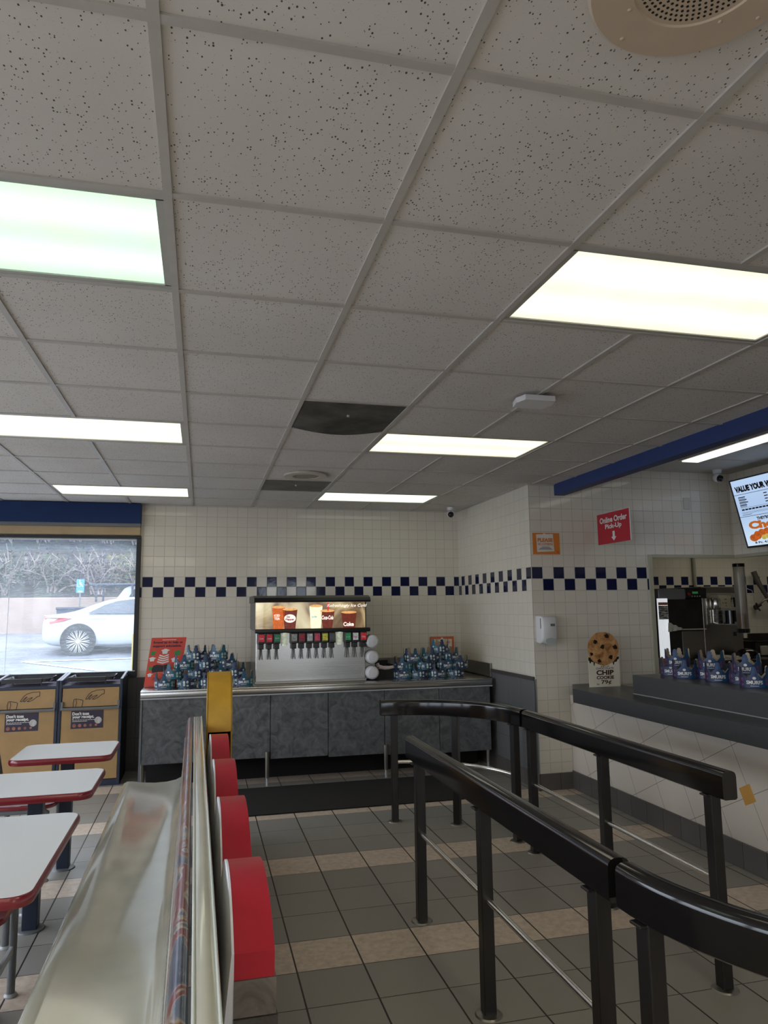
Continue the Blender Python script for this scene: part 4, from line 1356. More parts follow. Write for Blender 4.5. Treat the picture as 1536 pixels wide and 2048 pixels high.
obj('tape', MB().prism(circ(2.649, 1.238, .014, 10, .018), (0, 7.857, 0), X, Z, 0, .001), m_ink_w, t, smooth=False)

# no loitering notice on the pier
yy0 = YP - .004
t = tag(obj('loitering_notice', MB().box(2.905, 3.172, yy0, YP - .0005, 2.055, 2.250), m_orange, None, smooth=False), 'orange notice with white paper taped high on the tiled pier', 'notice')
obj('paper', MB().prism([(2.945, 2.075), (3.116, 2.083), (3.106, 2.242), (2.940, 2.236)], (0, yy0 - .0005, 0), X, Z, 0, .0008), m_paper, t, smooth=False)
text('PLEASE', (3.026, yy0 - .002, 2.185), X, Z, .150, .036, m_orange, t, bold=.05)
text('NO LOITERING', (3.028, yy0 - .002, 2.148), X, Z, .150, .022, m_orange_d, t, bold=.02)
g = MB()
for i, w_ in enumerate((.08, .11, .135)):
    for j in range(8):
        x = 3.03 - w_ / 2 + w_ * j / 8
        g.box(x, x + w_ / 8 * .75, yy0 - .003, yy0 - .002, 2.118 - .010 * i, 2.123 - .010 * i)
obj('fine_print', g, m_ink_dk, t, smooth=False)
obj('tape', MB().prism(circ(3.02, 2.238, .016, 5, .010), (0, yy0 - .002, 0), X, Z, 0, .0008), m_ink_w, t, smooth=False)
obj('corner_mark', MB().prism(circ(3.150, 2.076, .011, 14), (0, yy0, 0), X, Z, 0, .0008), m_orange_d, t, smooth=False)

# flag-mounted red pick-up sign
P0 = Vector((3.575, YP - .001, 2.14)); 
# corners solved for a panel turned out from the wall, facing the queue
sO = Vector((3.55, 5.955, 2.140)); sR = Vector((.0, -1, 0)); sw = .53
t = thing('pickup_sign', 'red online order pick-up flag sign jutting from the tiled pier', 'sign', (3.55, 5.7, 2.14))
pan = obj('panel', MB().prism([(0, 0), (sw, 0), (sw, .282), (0, .282)], sO, sR, Z, -.010, 0), m_white, t, smooth=False)
fc = obj('red_face', MB().prism([(0, 0), (sw - .012, 0), (sw - .012, .278), (0, .278)], sO, sR, Z, .0, .0015), m_red, t, smooth=False)
def sp(a, c): return sO + sR * (a * sw) + Z * c
text('Online Order', sp(.50, .215), sR, Z, sw * .83, .054, m_ink_w, t, bold=.035, lift=.003)
text('Pick-Up', sp(.50, .148), sR, Z, sw * .50, .056, m_ink_w, t, bold=.035, lift=.003)
a0 = sw * .50
obj('arrow', MB().prism([(a0 - .016, .105), (a0 - .016, .055), (a0 - .040, .055), (a0, .020), (a0 + .040, .055), (a0 + .016, .055), (a0 + .016, .105)], sO, sR, Z, .0015, .003), m_ink_w, t, smooth=False)

# soap / sanitiser dispenser
t = thing('sanitiser_dispenser', 'white wall sanitiser dispenser below the navy tile band', 'dispenser', (2.985, 5.93, 1.25))
x0, x1, ya, yb, z0, z1 = 2.905, 3.050, 5.862, YP, 1.262, 1.500
prof = [(yb, z1), (ya + .03, z1), (ya + .006, z1 - .02), (ya, z1 - .09), (ya + .002, z0 + .05), (ya + .02, z0 + .012), (ya + .05, z0), (yb, z0 + .01)]
R = []
for x, s_ in ((x0, .80), (x0 + .006, .93), (x0 + .018, 1), (x1 - .018, 1), (x1 - .006, .93), (x1, .80)):
    R.append([(x, yb - (yb - p[0]) * s_, (z0 + z1) / 2 + (p[1] - (z0 + z1) / 2) * (.97 + .03 * s_)) for p in prof])
obj('cover', MB().loft(R), m_plastic_w, t, angle=50)
obj('nozzle_guard', MB().prism(circ(.078, .020, .052, 24, .030), (x0, ya - .001, z0), X, Z, -.03, .001), G('pale_grey_plastic', (.40, .43, .42), .3), t, smooth=False)
obj('badge', MB().box(x0 + .078, x0 + .120, ya - .002, ya + .004, z0 + .150, z0 + .172), m_greytube, t, smooth=False)
obj('level_window', MB().box(x0 - .001, x0 + .012, ya + .028, ya + .040, z0 + .13, z0 + .22), G('smoked_slot', (.05, .03, .03), .3), t, smooth=False)

# cookie counter card
t = thing('cookie_card', 'cookie shaped price card standing on the charcoal counter ledge', 'sign', (3.40, 5.70, .8935))
t.scale = (1.12, 1.0, 1.07)
yc = 5.705; xo, zo = 3.395, .893
w2 = .134
body = [(-w2, 0), (w2, 0), (w2, .235), (-w2, .235)]
card = obj('card', MB().prism(body, (xo, yc, zo), X, Z, -.004, 0), m_cardw, t, smooth=False)
ck = [(.134 * math.cos(a) * (1 + .012 * math.sin(5 * a + 1)), .302 + .134 * math.sin(a) * (1 + .012 * math.sin(7 * a))) for a in [2 * PI * i / 48 for i in range(48)]]
k = NT('printed_cookie')
n = k.noise(k.obj(), 16, 6, .65, .5)
k.l(k.ramp(n, [(.30, (.16, .055, .015)), (.45, (.42, .19, .06)), (.60, (.60, .33, .14)), (.75, (.70, .45, .24))]), k.b.inputs['Base Color']); k.b.inputs['Roughness'].default_value = .5
cook = obj('cookie_disc', MB().prism(ck, (xo, yc, zo), X, Z, -.004, .001), k.m, t, smooth=False)
g = MB()
for (a, c, r) in ((.032, .402, .018), (-.066, .358, .017), (-.008, .315, .018), (.100, .312, .019), (-.104, .262, .013), (-.040, .204, .015), (.060, .232, .018)):
    g.prism([(a + r * (1 + .25 * math.sin(3 * q + a * 90)) * math.cos(2 * PI * q / 9), c + r * (1 + .25 * math.cos(2 * q + c * 70)) * math.sin(2 * PI * q / 9)) for q in range(9)], (xo, yc, zo), X, Z, .001, .003)
obj('chocolate_chips', g, G('dark_chocolate', (.018, .008, .006), .35), cook, smooth=False)
g = MB()
drip = [(-.133, .235), (-.133, .212), (-.126, .205), (-.122, .190), (-.114, .188), (-.110, .200), (-.09, .196), (-.088, .170), (-.082, .168), (-.079, .190), (-.05, .182), (.05, .182), (.075, .190), (.079, .172), (.086, .172), (.089, .192), (.112, .196), (.117, .212), (.128, .214), (.133, .235)]
g.prism(drip, (xo, yc, zo), X, Z, 0, .0006)
obj('chocolate_drips', g, G('dark_chocolate', (.018, .008, .006), .35), card, smooth=False)
for s_, c, w_, h in (("Add a lil'", .161, .075, .013), ('CHOCOLATE', .145, .150, .015), ('CHIP', .112, .150, .040), ('COOKIE', .073, .150, .027), ('79\u00a2', .034, .088, .038)):
    text(s_, (xo + (.012 if '79' in s_ else .005), yc, zo + c), X, Z, w_, h, G('chocolate_print', (.05, .012, .012), .6), card, bold=.025 if '79' in s_ else .045 if h > .017 else .02, lift=.0008)
text('for', (xo - .058, yc, zo + .022), X, Z, .024, .014, G('chocolate_print', (.05, .012, .012), .6), card, bold=.02, lift=.0008)

# blank wall plate + menu screen
tag(obj('wall_plate', MB().box(4.51, 4.575, YP - .010, YP, 2.50, 2.615, .003), G('tile_coloured_plate', (.55, .50, .44), .4), None, smooth=False), 'blank off-white cover plate on the tiled header', 'wall plate')
O = Vector((4.915, 5.62, 2.115)); Rm_ = Vector((0, -1, 0)); Um = Vector((-.10, .135, .62)).normalized()
O = Vector((4.93, 5.66, 2.118)); Um = Vector((-.055, .11, .64)).normalized()
Rm_ = Vector((0, -1, 0)); Um = (Um - Rm_ * Um.dot(Rm_) * 0.0)
SW, SH = 1.12, .635
t = thing('menu_screen', 'lit menu screen with value menu hung on the tiled soffit', 'screen', tuple(O))
Um2 = Um
def quad(a0, a1, c0, c1, t0, t1):
    b = MB(); N = Rm_.cross(Um2).normalized()
    A = [O + Rm_ * a + Um2 * c + N * t0 for a, c in ((a0, c0), (a1, c0), (a1, c1), (a0, c1))]
    B = [p + N * (t1 - t0) for p in A]
    return b.loft([A, B])
NN = Rm_.cross(Um2).normalized()
obj('bezel', quad(-.02, SW, -.018, SH + .012, -.035, 0), m_blackm, t, smooth=False)
k = NT('lit_screen_blue_white')
o_ = k.xyz(k.obj())
cc = k.ramp(k.math('DIVIDE', o_[2], SH), [(.1, (.62, .78, .95)), (.5, (.42, .58, .85)), (.9, (.50, .66, .92))])
k.l(cc, k.b.inputs['Emission Color']); k.b.inputs['Emission Strength'].default_value = .62; k.b.inputs['Base Color'].default_value = (.02, .02, .02, 1)
scr = obj('display', quad(0, SW, 0, SH, 0, .002), k.m, t, smooth=False)
def mt(s_, a, c, w_, h, m, bold=.05):
    text(s_, O + Rm_ * a + Um2 * c, Rm_, Um2, w_, h, m, scr, bold=bold, lift=-.0 + .0035)
ink = G('screen_dark_ink', (.02, .014, .02), .5)
mt('VALUE YOUR WAY', .295, .545, .53, .060, ink, .07)
g = MB(); Nn = NN
def bar(a0, a1, c0, c1):
    q = [O + Rm_ * a + Um2 * c + Nn * .0035 for a, c in ((a0, c0), (a1, c0), (a1, c1), (a0, c1))]
    g._f([g.bm.verts.new(v) for v in q])
bar(.0, SW, .492, .496); bar(.0, SW, .277, .281); bar(.04, SW, .362, .364)
for i in range(4):
    for j, (a, w_) in enumerate(((.045, .11), (.36, .045), (.44, .14), (.78, .045), (.86, .14))):
        bar(a, a + w_ * (.8 + .2 * ((i + j) % 3) / 2), .462 - .026 * i, .471 - .026 * i)
        if w_ > .1: bar(a, a + w_ * .75, .450 - .026 * i, .455 - .026 * i)
for a in range(9): bar(.05 + a * .043, .05 + a * .043 + .036, .338, .352)
bar(.04, SW, .318, .320); bar(.05, .60, .308, .310); bar(.04, .16, .294, .298)
obj('price_lines', g, ink, scr, smooth=False)
mt("THEY'RE BACK", .335, .247, .27, .030, ink, .05)
org = G('screen_orange', (.80, .20, .02), .5, emit=.25)
mt('Cheesy', .345, .180, .53, .095, org, .06)
def food(a, c, r, ry):
    b = MB(); q = [O + Rm_ * (a + r * math.cos(2 * PI * i / 16)) + Um2 * (c + ry * math.sin(2 * PI * i / 16)) + Nn * .0032 for i in range(16)]
    b._f([b.bm.verts.new(v) for v in q]); return b
b = MB()
for a, c, r, ry in ((.105, .072, .055, .034), (.155, .092, .045, .040), (.215, .105, .050, .040), (.285, .110, .055, .042), (.37, .10, .055, .040), (.33, .068, .06, .03)):
    q = [O + Rm_ * (a + r * math.cos(2 * PI * i / 16)) + Um2 * (c + ry * math.sin(2 * PI * i / 16)) + Nn * .0032 for i in range(16)]
    b._f([b.bm.verts.new(v) for v in q])
obj('food_picture', b, G('screen_fried_orange', (.62, .14, .02), .5, emit=.3, nz=.5, ns=30), scr, smooth=False)
b = MB()
for a, c, r, ry in ((.225, .068, .032, .022), (.265, .075, .030, .022)):
    q = [O + Rm_ * (a + r * math.cos(2 * PI * i / 16)) + Um2 * (c + ry * math.sin(2 * PI * i / 16)) + Nn * .0040 for i in range(16)]
    b._f([b.bm.verts.new(v) for v in q])
obj('cheese_picture', b, G('screen_cheese_yellow', (.70, .55, .12), .5, emit=.3, nz=.3, ns=40), scr, smooth=False)
mt('8 Pc. 4.89', .20, .025, .20, .020, ink, .04)

# ================================================================== KITCHEN
m_kst = brushed('smoky_steel', (.30, .27, .24), .32, (3, 3, 40))
m_kdk = G('grimy_dark_steel', (.05, .045, .04), .38, .7, nz=.3, ns=4)
# soft serve machine
t = thing('soft_serve_machine', 'large stainless soft serve machine with cream label on the lit panel', 'ice cream machine', (5.62, 7.2, 0))
yf = 6.90
obj('body', MB().box(5.345, 5.85, yf, 7.80, .10, 1.785, .012), m_kst, t, smooth=False)
obj('face_plate', MB().box(5.385, 5.79, yf - .012, yf, 1.365, 1.715, .004), brushed('bright_steel_plate', (.66, .62, .54), .25), t, smooth=False)
b = MB().lathe([(0, 0), (.045, 0), (.055, .02), (.055, .11), (.045, .13), (0, .13)], (5.475, yf - .05, 1.53), n=24)
obj('dispense_head', b, m_chrome, t)
obj('label', MB().prism([(0, 0), (.150, .0), (.165, .135), (.004, .145)], (5.545, yf - .016, 1.545), X, Z, 0, .003), G('cream_label', (.62, .56, .38), .5, nz=.03), t, smooth=False)
g = MB()
for a, c in ((.05, .05), (.08, .05), (.095, .05), (.08, .09), (.095, .09), (.09, .02)):
    g.box(5.545 + a, 5.545 + a + .010, yf - .020, yf - .0195, 1.545 + c, 1.545 + c + .014)
obj('label_print', g, G('red_brown_print', (.25, .05, .03), .5), t, smooth=False)
obj('draw_handle', MB().tube([(5.735, yf - .03, 1.66), (5.715, yf - .07, 1.56)], [.011, .014], 10), m_black, t)
b = MB().cyl((5.645, yf - .07, 1.375), (5.645, yf - .07, 1.520), .085, .085, 28)
obj('door_drum', b, m_black, t)
for z in (1.395, 1.495):
    obj('knob', MB().cyl((5.73, yf - .07, z), (5.80, yf - .07, z), .014, .018, 14), m_black, t)
obj('drip_arm', MB().tube([(5.455, yf - .03, 1.53), (5.455, yf - .03, 1.39), (5.50, yf - .05, 1.375), (5.54, yf - .03, 1.385)], .007, 10), m_chrome, t)
b = MB(); b.box(5.72, 5.76, yf - .006, yf, 1.24, 1.285, .003)
obj('latch', b, m_black, t, smooth=False)
# control head and holding cabinet
t = thing('shake_machine', 'dark vented shake machine with grey top box and small control display', 'drink machine', (5.08, 7.1, 0))
obj('cabinet', MB().box(4.84, 5.335, 6.90, 7.70, 0, 1.655, .008), m_kdk, t, smooth=False)
obj('top_box', MB().box(4.735, 5.065, 6.80, 7.60, 1.645, 1.755, .006), G('satin_grey_panel', (.26, .26, .28), .35, .4), t, smooth=False)
c = obj('control_head', MB().box(5.065, 5.335, 6.80, 7.60, 1.655, 1.765, .006), m_black, t, smooth=False)
obj('display', MB().box(5.155, 5.225, 6.797, 6.80, 1.705, 1.728), G('green_display', (.02, .10, .03), .3, emit=.5), c, smooth=False)
for i in range(4): obj('button', MB().cyl((5.15 + .032 * i, 6.80, 1.678), (5.15 + .032 * i, 6.794, 1.678), .007, n=12), m_silver, c)
obj('warning_knob', MB().cyl((5.11, 6.80, 1.70), (5.11, 6.785, 1.70), .018, n=16), G('dark_red_knob', (.35, .02, .03), .4), c)
obj('shelf_edge', MB().box(5.04, 5.33, 6.83, 6.90, 1.318, 1.330, .002), G('pale_shelf_edge', (.62, .55, .42), .35), t, smooth=False)
b = MB()
for i in range(11): b.box(5.12, 5.26, 6.892, 6.902, 1.03 + .024 * i, 1.036 + .024 * i)
obj('louvres', b, m_steel_d, t, smooth=False)
obj('lower_door', MB().box(5.06, 5.335, 6.888, 6.90, .4, 1.305, .004), m_kst, t, smooth=False)
# tall white standee with cup picture; board glow added to mimic its glare
t = thing('cup_standee', 'tall narrow white panel with added glow and printed strip at the kitchen opening', 'sign', (4.80, 6.62, 0))
obj('board', MB().box(4.585, 4.70, 6.60, 6.62, .0, 1.655, .002), G('white_panel_added_glow', (.80, .84, .88), .18, emit=.45), t, smooth=False)
obj('orange_header', MB().box(4.588, 4.697, 6.598, 6.60, 1.585, 1.615), G('faded_orange_print', (.55, .20, .10), .5), t, smooth=False)
k = NT('grey_scribble_print'); mpn = k.n('Mapping'); k.l(k.obj(), mpn.inputs[0]); mpn.inputs['Rotation'].default_value = (0, .7, 0); mpn.inputs['Scale'].default_value = (6, 1, 30)
n = k.noise(mpn.outputs[0], 3, 3); k.l(k.ramp(n, [(.45, (.10, .10, .09)), (.55, (.72, .72, .72))]), k.b.inputs['Base Color'])
obj('print', MB().box(4.588, 4.697, 6.598, 6.60, 1.44, 1.580), k.m, t, smooth=False)
b = MB(); random.seed(3)
b.loft([[(4.675 + .03 * i, 6.585 - .012 * (i % 2), 1.31 + .004 * i), (4.675 + .03 * i, 6.575, 1.405 - .012 * i + .012 * (i % 2))] for i in range(8)], close=False, cap=False)
pb = obj('paper_flap', b, m_paper, t, smooth=False)
sm = pb.modifiers.new('thick', 'SOLIDIFY'); sm.thickness = .002
# cone tube
t = thing('cone_dispenser', 'clear upright tube dispenser holding wafer cones beside the soft serve machine', 'cone dispenser', (5.72, 6.62, 1.30))
cx, cy = 5.60, 6.60
k2 = pane_mat('scratched_acrylic', tint=(.82, .80, .78), film=.22, gloss=.08, scratch=False)
obj('tube', MB().lathe([(.058, 1.325), (.058, 1.985), (.0565, 1.985), (.0565, 1.325)], (cx, cy, 0), n=32), k2, t)
obj('top_cap', MB().cyl((cx, cy, 1.985), (cx, cy, 2.02), .061, .061, 32), m_black, t)
obj('bottom_ring', MB().cyl((cx, cy, 1.285), (cx, cy, 1.327), .064, .066, 32), m_black, t)
obj('stub', MB().cyl((cx + .02, cy, 1.23), (cx + .02, cy, 1.286), .02, .022, 16), G('cream_label', (.6, .5, .3), .5), t)
obj('wall_arm', MB().box(cx + .02, cx + .06, cy + .05, 6.90, 1.36, 1.40, .003), m_steel_d, t, smooth=False)
for i in range(6):
    c = tag(obj('wafer_cone', MB().lathe([(.0, 1.335 + .026 * i), (.030, 1.335 + .026 * i), (.040, 1.345 + .026 * i), (.046, 1.357 + .026 * i), (.0, 1.357 + .026 * i)], (cx, cy, 0), n=24), G('wafer', (.50, .28, .08), .7, nz=.15), None),
        'wafer cone in the clear tube, %s from the bottom' % (['lowest, first', 'second', 'third', 'fourth', 'fifth', 'topmost, sixth'][i]), 'cone', 'wafer cones in the clear tube')
# sink, faucet, hose, conduit
t = thing('sink_unit', 'dark stainless sink unit at the right edge behind the order counter', 'sink', (6.7, 7.3, 0))
b = MB(); b.box(6.02, 8.2, 6.95, 6.97, .80, 1.165, .003); b.box(6.02, 6.04, 6.95, 7.85, .80, 1.165, .003); b.box(6.02, 8.2, 6.95, 7.0, 1.155, 1.172, .003); b.box(6.02, 6.08, 6.95, 7.85, 1.155, 1.172, .003)
b.box(6.02, 8.2, 7.80, 7.88, .80, 1.22, .003); b.box(6.04, 8.2, 6.97, 7.85, .80, .82)
obj('basin', b, m_kdk, t, smooth=False)
for x in (6.06, 8.15):
    for y in (7.0, 7.8): obj('leg', MB().cyl((x, y, 0), (x, y, .80), .02, n=14), m_steel_d, t)
obj('outlet_box', MB().box(6.10, 6.19, 6.93, 6.95, 1.02, 1.12, .003), G('ivory_plastic', (.50, .46, .36), .4), t, smooth=False)
t = thing('spray_tap', 'wall mounted sink tap with dark hanging hose', 'tap', (6.9, 7.85, 1.5))
obj('hose', MB().tube([(6.84, 7.80, 2.0), (6.86, 7.79, 1.93), (6.90, 7.78, 1.83), (6.97, 7.77, 1.70), (7.05, 7.77, 1.56), (7.2, 7.77, 1.44), (7.4, 7.77, 1.4)], [.034, .034, .030, .026, .026, .026, .026], 14), G('grey_brown_hose', (.08, .07, .06), .45), t)
obj('spout', MB().tube([(6.86, 7.85, 1.56), (6.87, 7.78, 1.58), (6.91, 7.74, 1.64), (6.98, 7.72, 1.65), (7.04, 7.72, 1.60)], .014, 12), m_steel_d, t)
b = MB().sphere((6.87, 7.84, 1.55), .034, 14)
for a in range(4): b.cyl((6.87, 7.82, 1.55), (6.87 + .055 * math.cos(a * PI / 2 + .5), 7.80, 1.55 + .055 * math.sin(a * PI / 2 + .5)), .012, n=10)
obj('cross_handle', b, m_kdk, t)
t = MB()
t.tube([(6.74, 7.87, 1.80), (6.83, 7.84, 1.76), (6.86, 7.84, 1.60), (6.74, 7.84, 1.60)], .005, 8)
t.tube([(6.74, 7.84, 1.72), (6.83, 7.84, 1.70)], .005, 8)
tag(obj('wire_hook', t, m_silver, None), 'bent wire hook on the tiled wall beside the hose', 'hook')
tag(obj('conduit_pipe', MB().tube([(6.014, YB - .03, 2.5), (6.02, YB - .03, 1.70)], .022, 14), G('painted_pipe', (.30, .29, .24), .4), None), 'vertical painted pipe on the tiled kitchen wall', 'pipe')
t = thing('mixing_bowl', 'black bowl upside down on the steel bench beside the sink', 'bowl', (5.75, 6.75, 1.02))
obj('bowl', MB().lathe([(.115, 1.03), (.112, 1.055), (.09, 1.09), (.05, 1.108), (0, 1.112)], (5.73, 6.72, 0), n=32), m_black, t)
t = thing('prep_table', 'steel prep table behind the order counter crowns', 'table', (5.3, 6.5, 0))
obj('top', MB().box(4.75, 5.95, 6.45, 6.88, .985, 1.015, .003), m_kdk, t, smooth=False)
for x in (4.79, 5.90):
    for y in (6.49, 6.84): obj('leg', MB().cyl((x, y, 0), (x, y, .985), .018, n=12), m_steel_d, t)
for i, (x0, x1, z, lb) in enumerate(((5.27, 5.44, 1.035, 'upper cream card box on the prep table behind the crowns'), (5.25, 5.56, 1.015, 'lower wide cream tray on the prep table behind the crowns'))):
    tag(obj('serving_tray' if i else 'card_box', MB().box(x0, x1, 6.50, 6.75, z + .001, z + (.018), .002), m_cardw, None, smooth=False), lb, 'tray' if i else 'box')
t = thing('back_counter', 'low stainless counter under the kitchen end wall', 'counter', (4.45, 6.6, 0))
obj('body', MB().box(4.36, 4.50, 6.40, 7.85, 0, 1.06, .004), m_kst, t, smooth=False)
# unseen fill light added to brighten the kitchen
t = thing('ceiling_light', 'added unseen fill light over the kitchen aisle, hidden by the header', 'ceiling light', (6.3, 6.95, 2.5), 'lay-in ceiling lights')
obj('lens', MB().box(5.5, 7.1, 6.65, 7.25, 2.492, 2.499), lens_mat('kitchen_fill_lens', (1, .93, .78), 1.5), t, smooth=False)

# napkin caddy with a paper wrapped straw
t = thing('lid_caddy', 'low black caddy between the drinks machine and the paper crowns', 'caddy', (1.83, 7.3, CT))
b = MB(); b.box(1.69, 1.93, 7.20, 7.55, CT + .001, CT + .012); b.box(1.69, 1.70, 7.20, 7.55, CT + .01, CT + .13, .002); b.box(1.92, 1.93, 7.20, 7.55, CT + .01, CT + .13, .002)
b.box(1.69, 1.93, 7.54, 7.55, CT + .01, CT + .16, .002); b.box(1.69, 1.93, 7.20, 7.21, CT + .01, CT + .10, .002); b.box(1.70, 1.92, 7.21, 7.54, CT + .07, CT + .08)
obj('box', b, m_rubber, t, smooth=False)
b = MB(); P_ = [(1.735, .150), (1.75, .118), (1.80, .105), (1.86, .105), (1.905, .112)]
random.seed(5)
for (a, c), (d, e) in zip(P_, P_[1:]): b.tube([(a, 7.21, CT + c), (d, 7.21, CT + e)], [.018 + .005 * random.random(), .014 + .006 * random.random()], 7)
tag(obj('paper_wrapper', b, G('pinkish_paper', (.66, .56, .56), .7, nz=.1), None, smooth=False), 'crumpled pinkish paper wrapper lying on the black caddy', 'wrapper')

# ================================================================== OUTSIDE
def gz(y): return .57 + .078 * (y - 18.6)
def wet(name, a, b_, r0):
    k = NT(name); n = k.noise(k.pos(), .9, 4, .6)
    k.l(k.ramp(n, [(.3, a), (.7, b_)]), k.b.inputs['Base Color'])
    k.l(k.math('MULTIPLY_ADD', n, .4, r0), k.b.inputs['Roughness'])
    return k.m
b = MB(); b.loft([[(-30, YB + .15, gz(YB + .15)), (16, YB + .15, gz(YB + .15))], [(-30, 24.4, gz(24.4)), (16, 24.4, gz(24.4))]], close=False, cap=False)
tag(struct('parking_lot', b, wet('wet_asphalt', (.10, .105, .125), (.20, .21, .24), .22), smooth=False), 'wet grey parking lot sloping up outside the window', 'ground')['kind'] = 'structure'
b = MB(); b.loft([[(XL - .15, -30, -.25), (XL - .15, 30, -.25)], [(-60, -30, -.25), (-60, 30, -.25)]], close=False, cap=False)
b = MB()
def stripe(b, x0, y0, x1, y1, w=.10):
    d = Vector((x1 - x0, y1 - y0)).normalized(); n_ = Vector((-d.y, d.x)) * w / 2
    b._f([b.bm.verts.new((x, y, gz(y) + .012)) for x, y in ((x0 + n_.x, y0 + n_.y), (x1 + n_.x, y1 + n_.y), (x1 - n_.x, y1 - n_.y), (x0 - n_.x, y0 - n_.y))])
stripe(b, -3.80, 17.80, 1.0, 18.05, .10)
stripe(b, -3.80, 17.80, -1.5, 15.75, .12)
stripe(b, -9, 16.4, -4.2, 17.2, .08)
tag(obj('parking_lines', b, G('worn_white_road_paint', (.62, .63, .66), .6, nz=.15), None, smooth=False), 'white painted arrow shaped parking lines on the wet asphalt', 'road marking')
b = MB().box(-30, 16, 24.0, 24.35, .6, 2.06, .02)
k = NT('beige_block_wall'); n = k.noise(k.pos(), 1.1, 4); k.l(k.ramp(n, [(.3, (.24, .175, .145)), (.7, (.31, .24, .205))]), k.b.inputs['Base Color']); k.b.inputs['Roughness'].default_value = .9
tag(obj('retaining_wall', b, k.m, None, smooth=False), 'long beige retaining wall below the brushy slope', 'wall')
b = MB(); random.seed(11)
G_ = [[(x, y, 2.0 + (y - 24.35) * .95 + random.uniform(-.15, .25)) for x in [-30 + 1.15 * i for i in range(41)]] for y in (24.35, 25.2, 26.4, 28, 30, 34, 40)]
b.loft(G_, close=False, cap=False)
k = NT('brushy_hillside'); n = k.noise(k.pos(), 2.2, 7, .7); k.l(k.ramp(n, [(.3, (.020, .020, .022)), (.5, (.06, .055, .055)), (.62, (.05, .06, .04)), (.75, (.12, .10, .09))]), k.b.inputs['Base Color']); k.b.inputs['Roughness'].default_value = 1
tag(obj('hillside', b, k.m, None), 'steep scrubby hillside rising behind the retaining wall', 'hill')
m_bark = G('pale_dry_twigs', (.22, .18, .17), .9, nz=.3, ns=3)
LV = [G('dull_green_leaves', (.035, .05, .03), .8, nz=.4, ns=3), G('grey_purple_leaves', (.045, .04, .05), .85, nz=.3, ns=3), G('olive_yellow_leaves', (.11, .095, .035), .8, nz=.3, ns=3)]
def bush(x, y, z, h, kind, label):
    t = thing('hillside_bush', label, 'bush', (x, y, z), 'bushes on the slope behind the wall')
    b = MB()
    tips = []
    for i in range(26):
        a = random.uniform(0, 2 * PI); L = h * random.uniform(.6, 1.0); s_ = random.uniform(.15, .8)
        p = Vector((x + random.uniform(-.2, .2), y + random.uniform(-.2, .2), z)); pts = [p.copy()]
        d = Vector((math.cos(a) * s_, math.sin(a) * s_, 1)).normalized()
        for q in range(6):
            p = p + d * L / 6
            d = (d + Vector((random.uniform(-.4, .4), random.uniform(-.4, .4), random.uniform(-.30, .12)))).normalized()
            pts.append(p.copy())
        b.tube(pts, [.030 * (1 - q / 7.5) + .004 for q in range(7)], 5)
        tips += pts[2:]
        for q in (2, 3, 4):
            e = pts[q] + Vector((random.uniform(-.5, .5), random.uniform(-.5, .5), random.uniform(-.1, .5))) * h * .3
            b.tube([pts[q], (pts[q] + e) / 2 + Vector((0, 0, .05)), e], [.012, .009, .004], 4); tips.append(e)
    obj('branches', b, m_bark, t)
    b = MB()
    for p in tips:
        for q in range(4 if kind != 1 else 2):
            c = p + Vector((random.gauss(0, .17), random.gauss(0, .17), random.gauss(0, .15)))
            u = Vector((random.uniform(-1, 1), random.uniform(-1, 1), random.uniform(-1, 1))).normalized(); v = u.orthogonal().normalized()
            s_ = random.uniform(.035, .08)
            b._f([b.bm.verts.new(c + u * s_), b.bm.verts.new(c + v * s_ * .5), b.bm.verts.new(c - u * s_), b.bm.verts.new(c - v * s_ * .5)])
    obj('foliage', b, LV[kind], t, smooth=False)
kinds = ['dull green bush', 'bare greyish bush', 'olive yellow bush']
xs_b = [-7.4, -6.7, -6.0, -5.3, -4.6, -3.9, -3.2, -2.5, -1.8]
random.seed(21)
for i, x in enumerate(xs_b):
    kd = [1, 1, 0, 1, 0, 1, 1, 2, 0][i]
    bush(x, 24.75 + .3 * (i % 2), 2.15, 1.5 + .5 * random.random(), kd, '%s just above the wall top, %s of nine from the left' % (kinds[kd], ['first', 'second', 'third', 'fourth', 'fifth', 'sixth', 'seventh', 'eighth', 'ninth'][i]))
for i, x in enumerate([-7.3, -6.3, -5.2, -4.2, -3.2, -2.2]):
    kd = [1, 0, 2, 2, 0, 0][i]
    bush(x, 26.5, 3.9, 2.2, kd, '%s higher up the slope, %s of six from the left' % (kinds[kd], ['first', 'second', 'third', 'fourth', 'fifth', 'sixth'][i]))

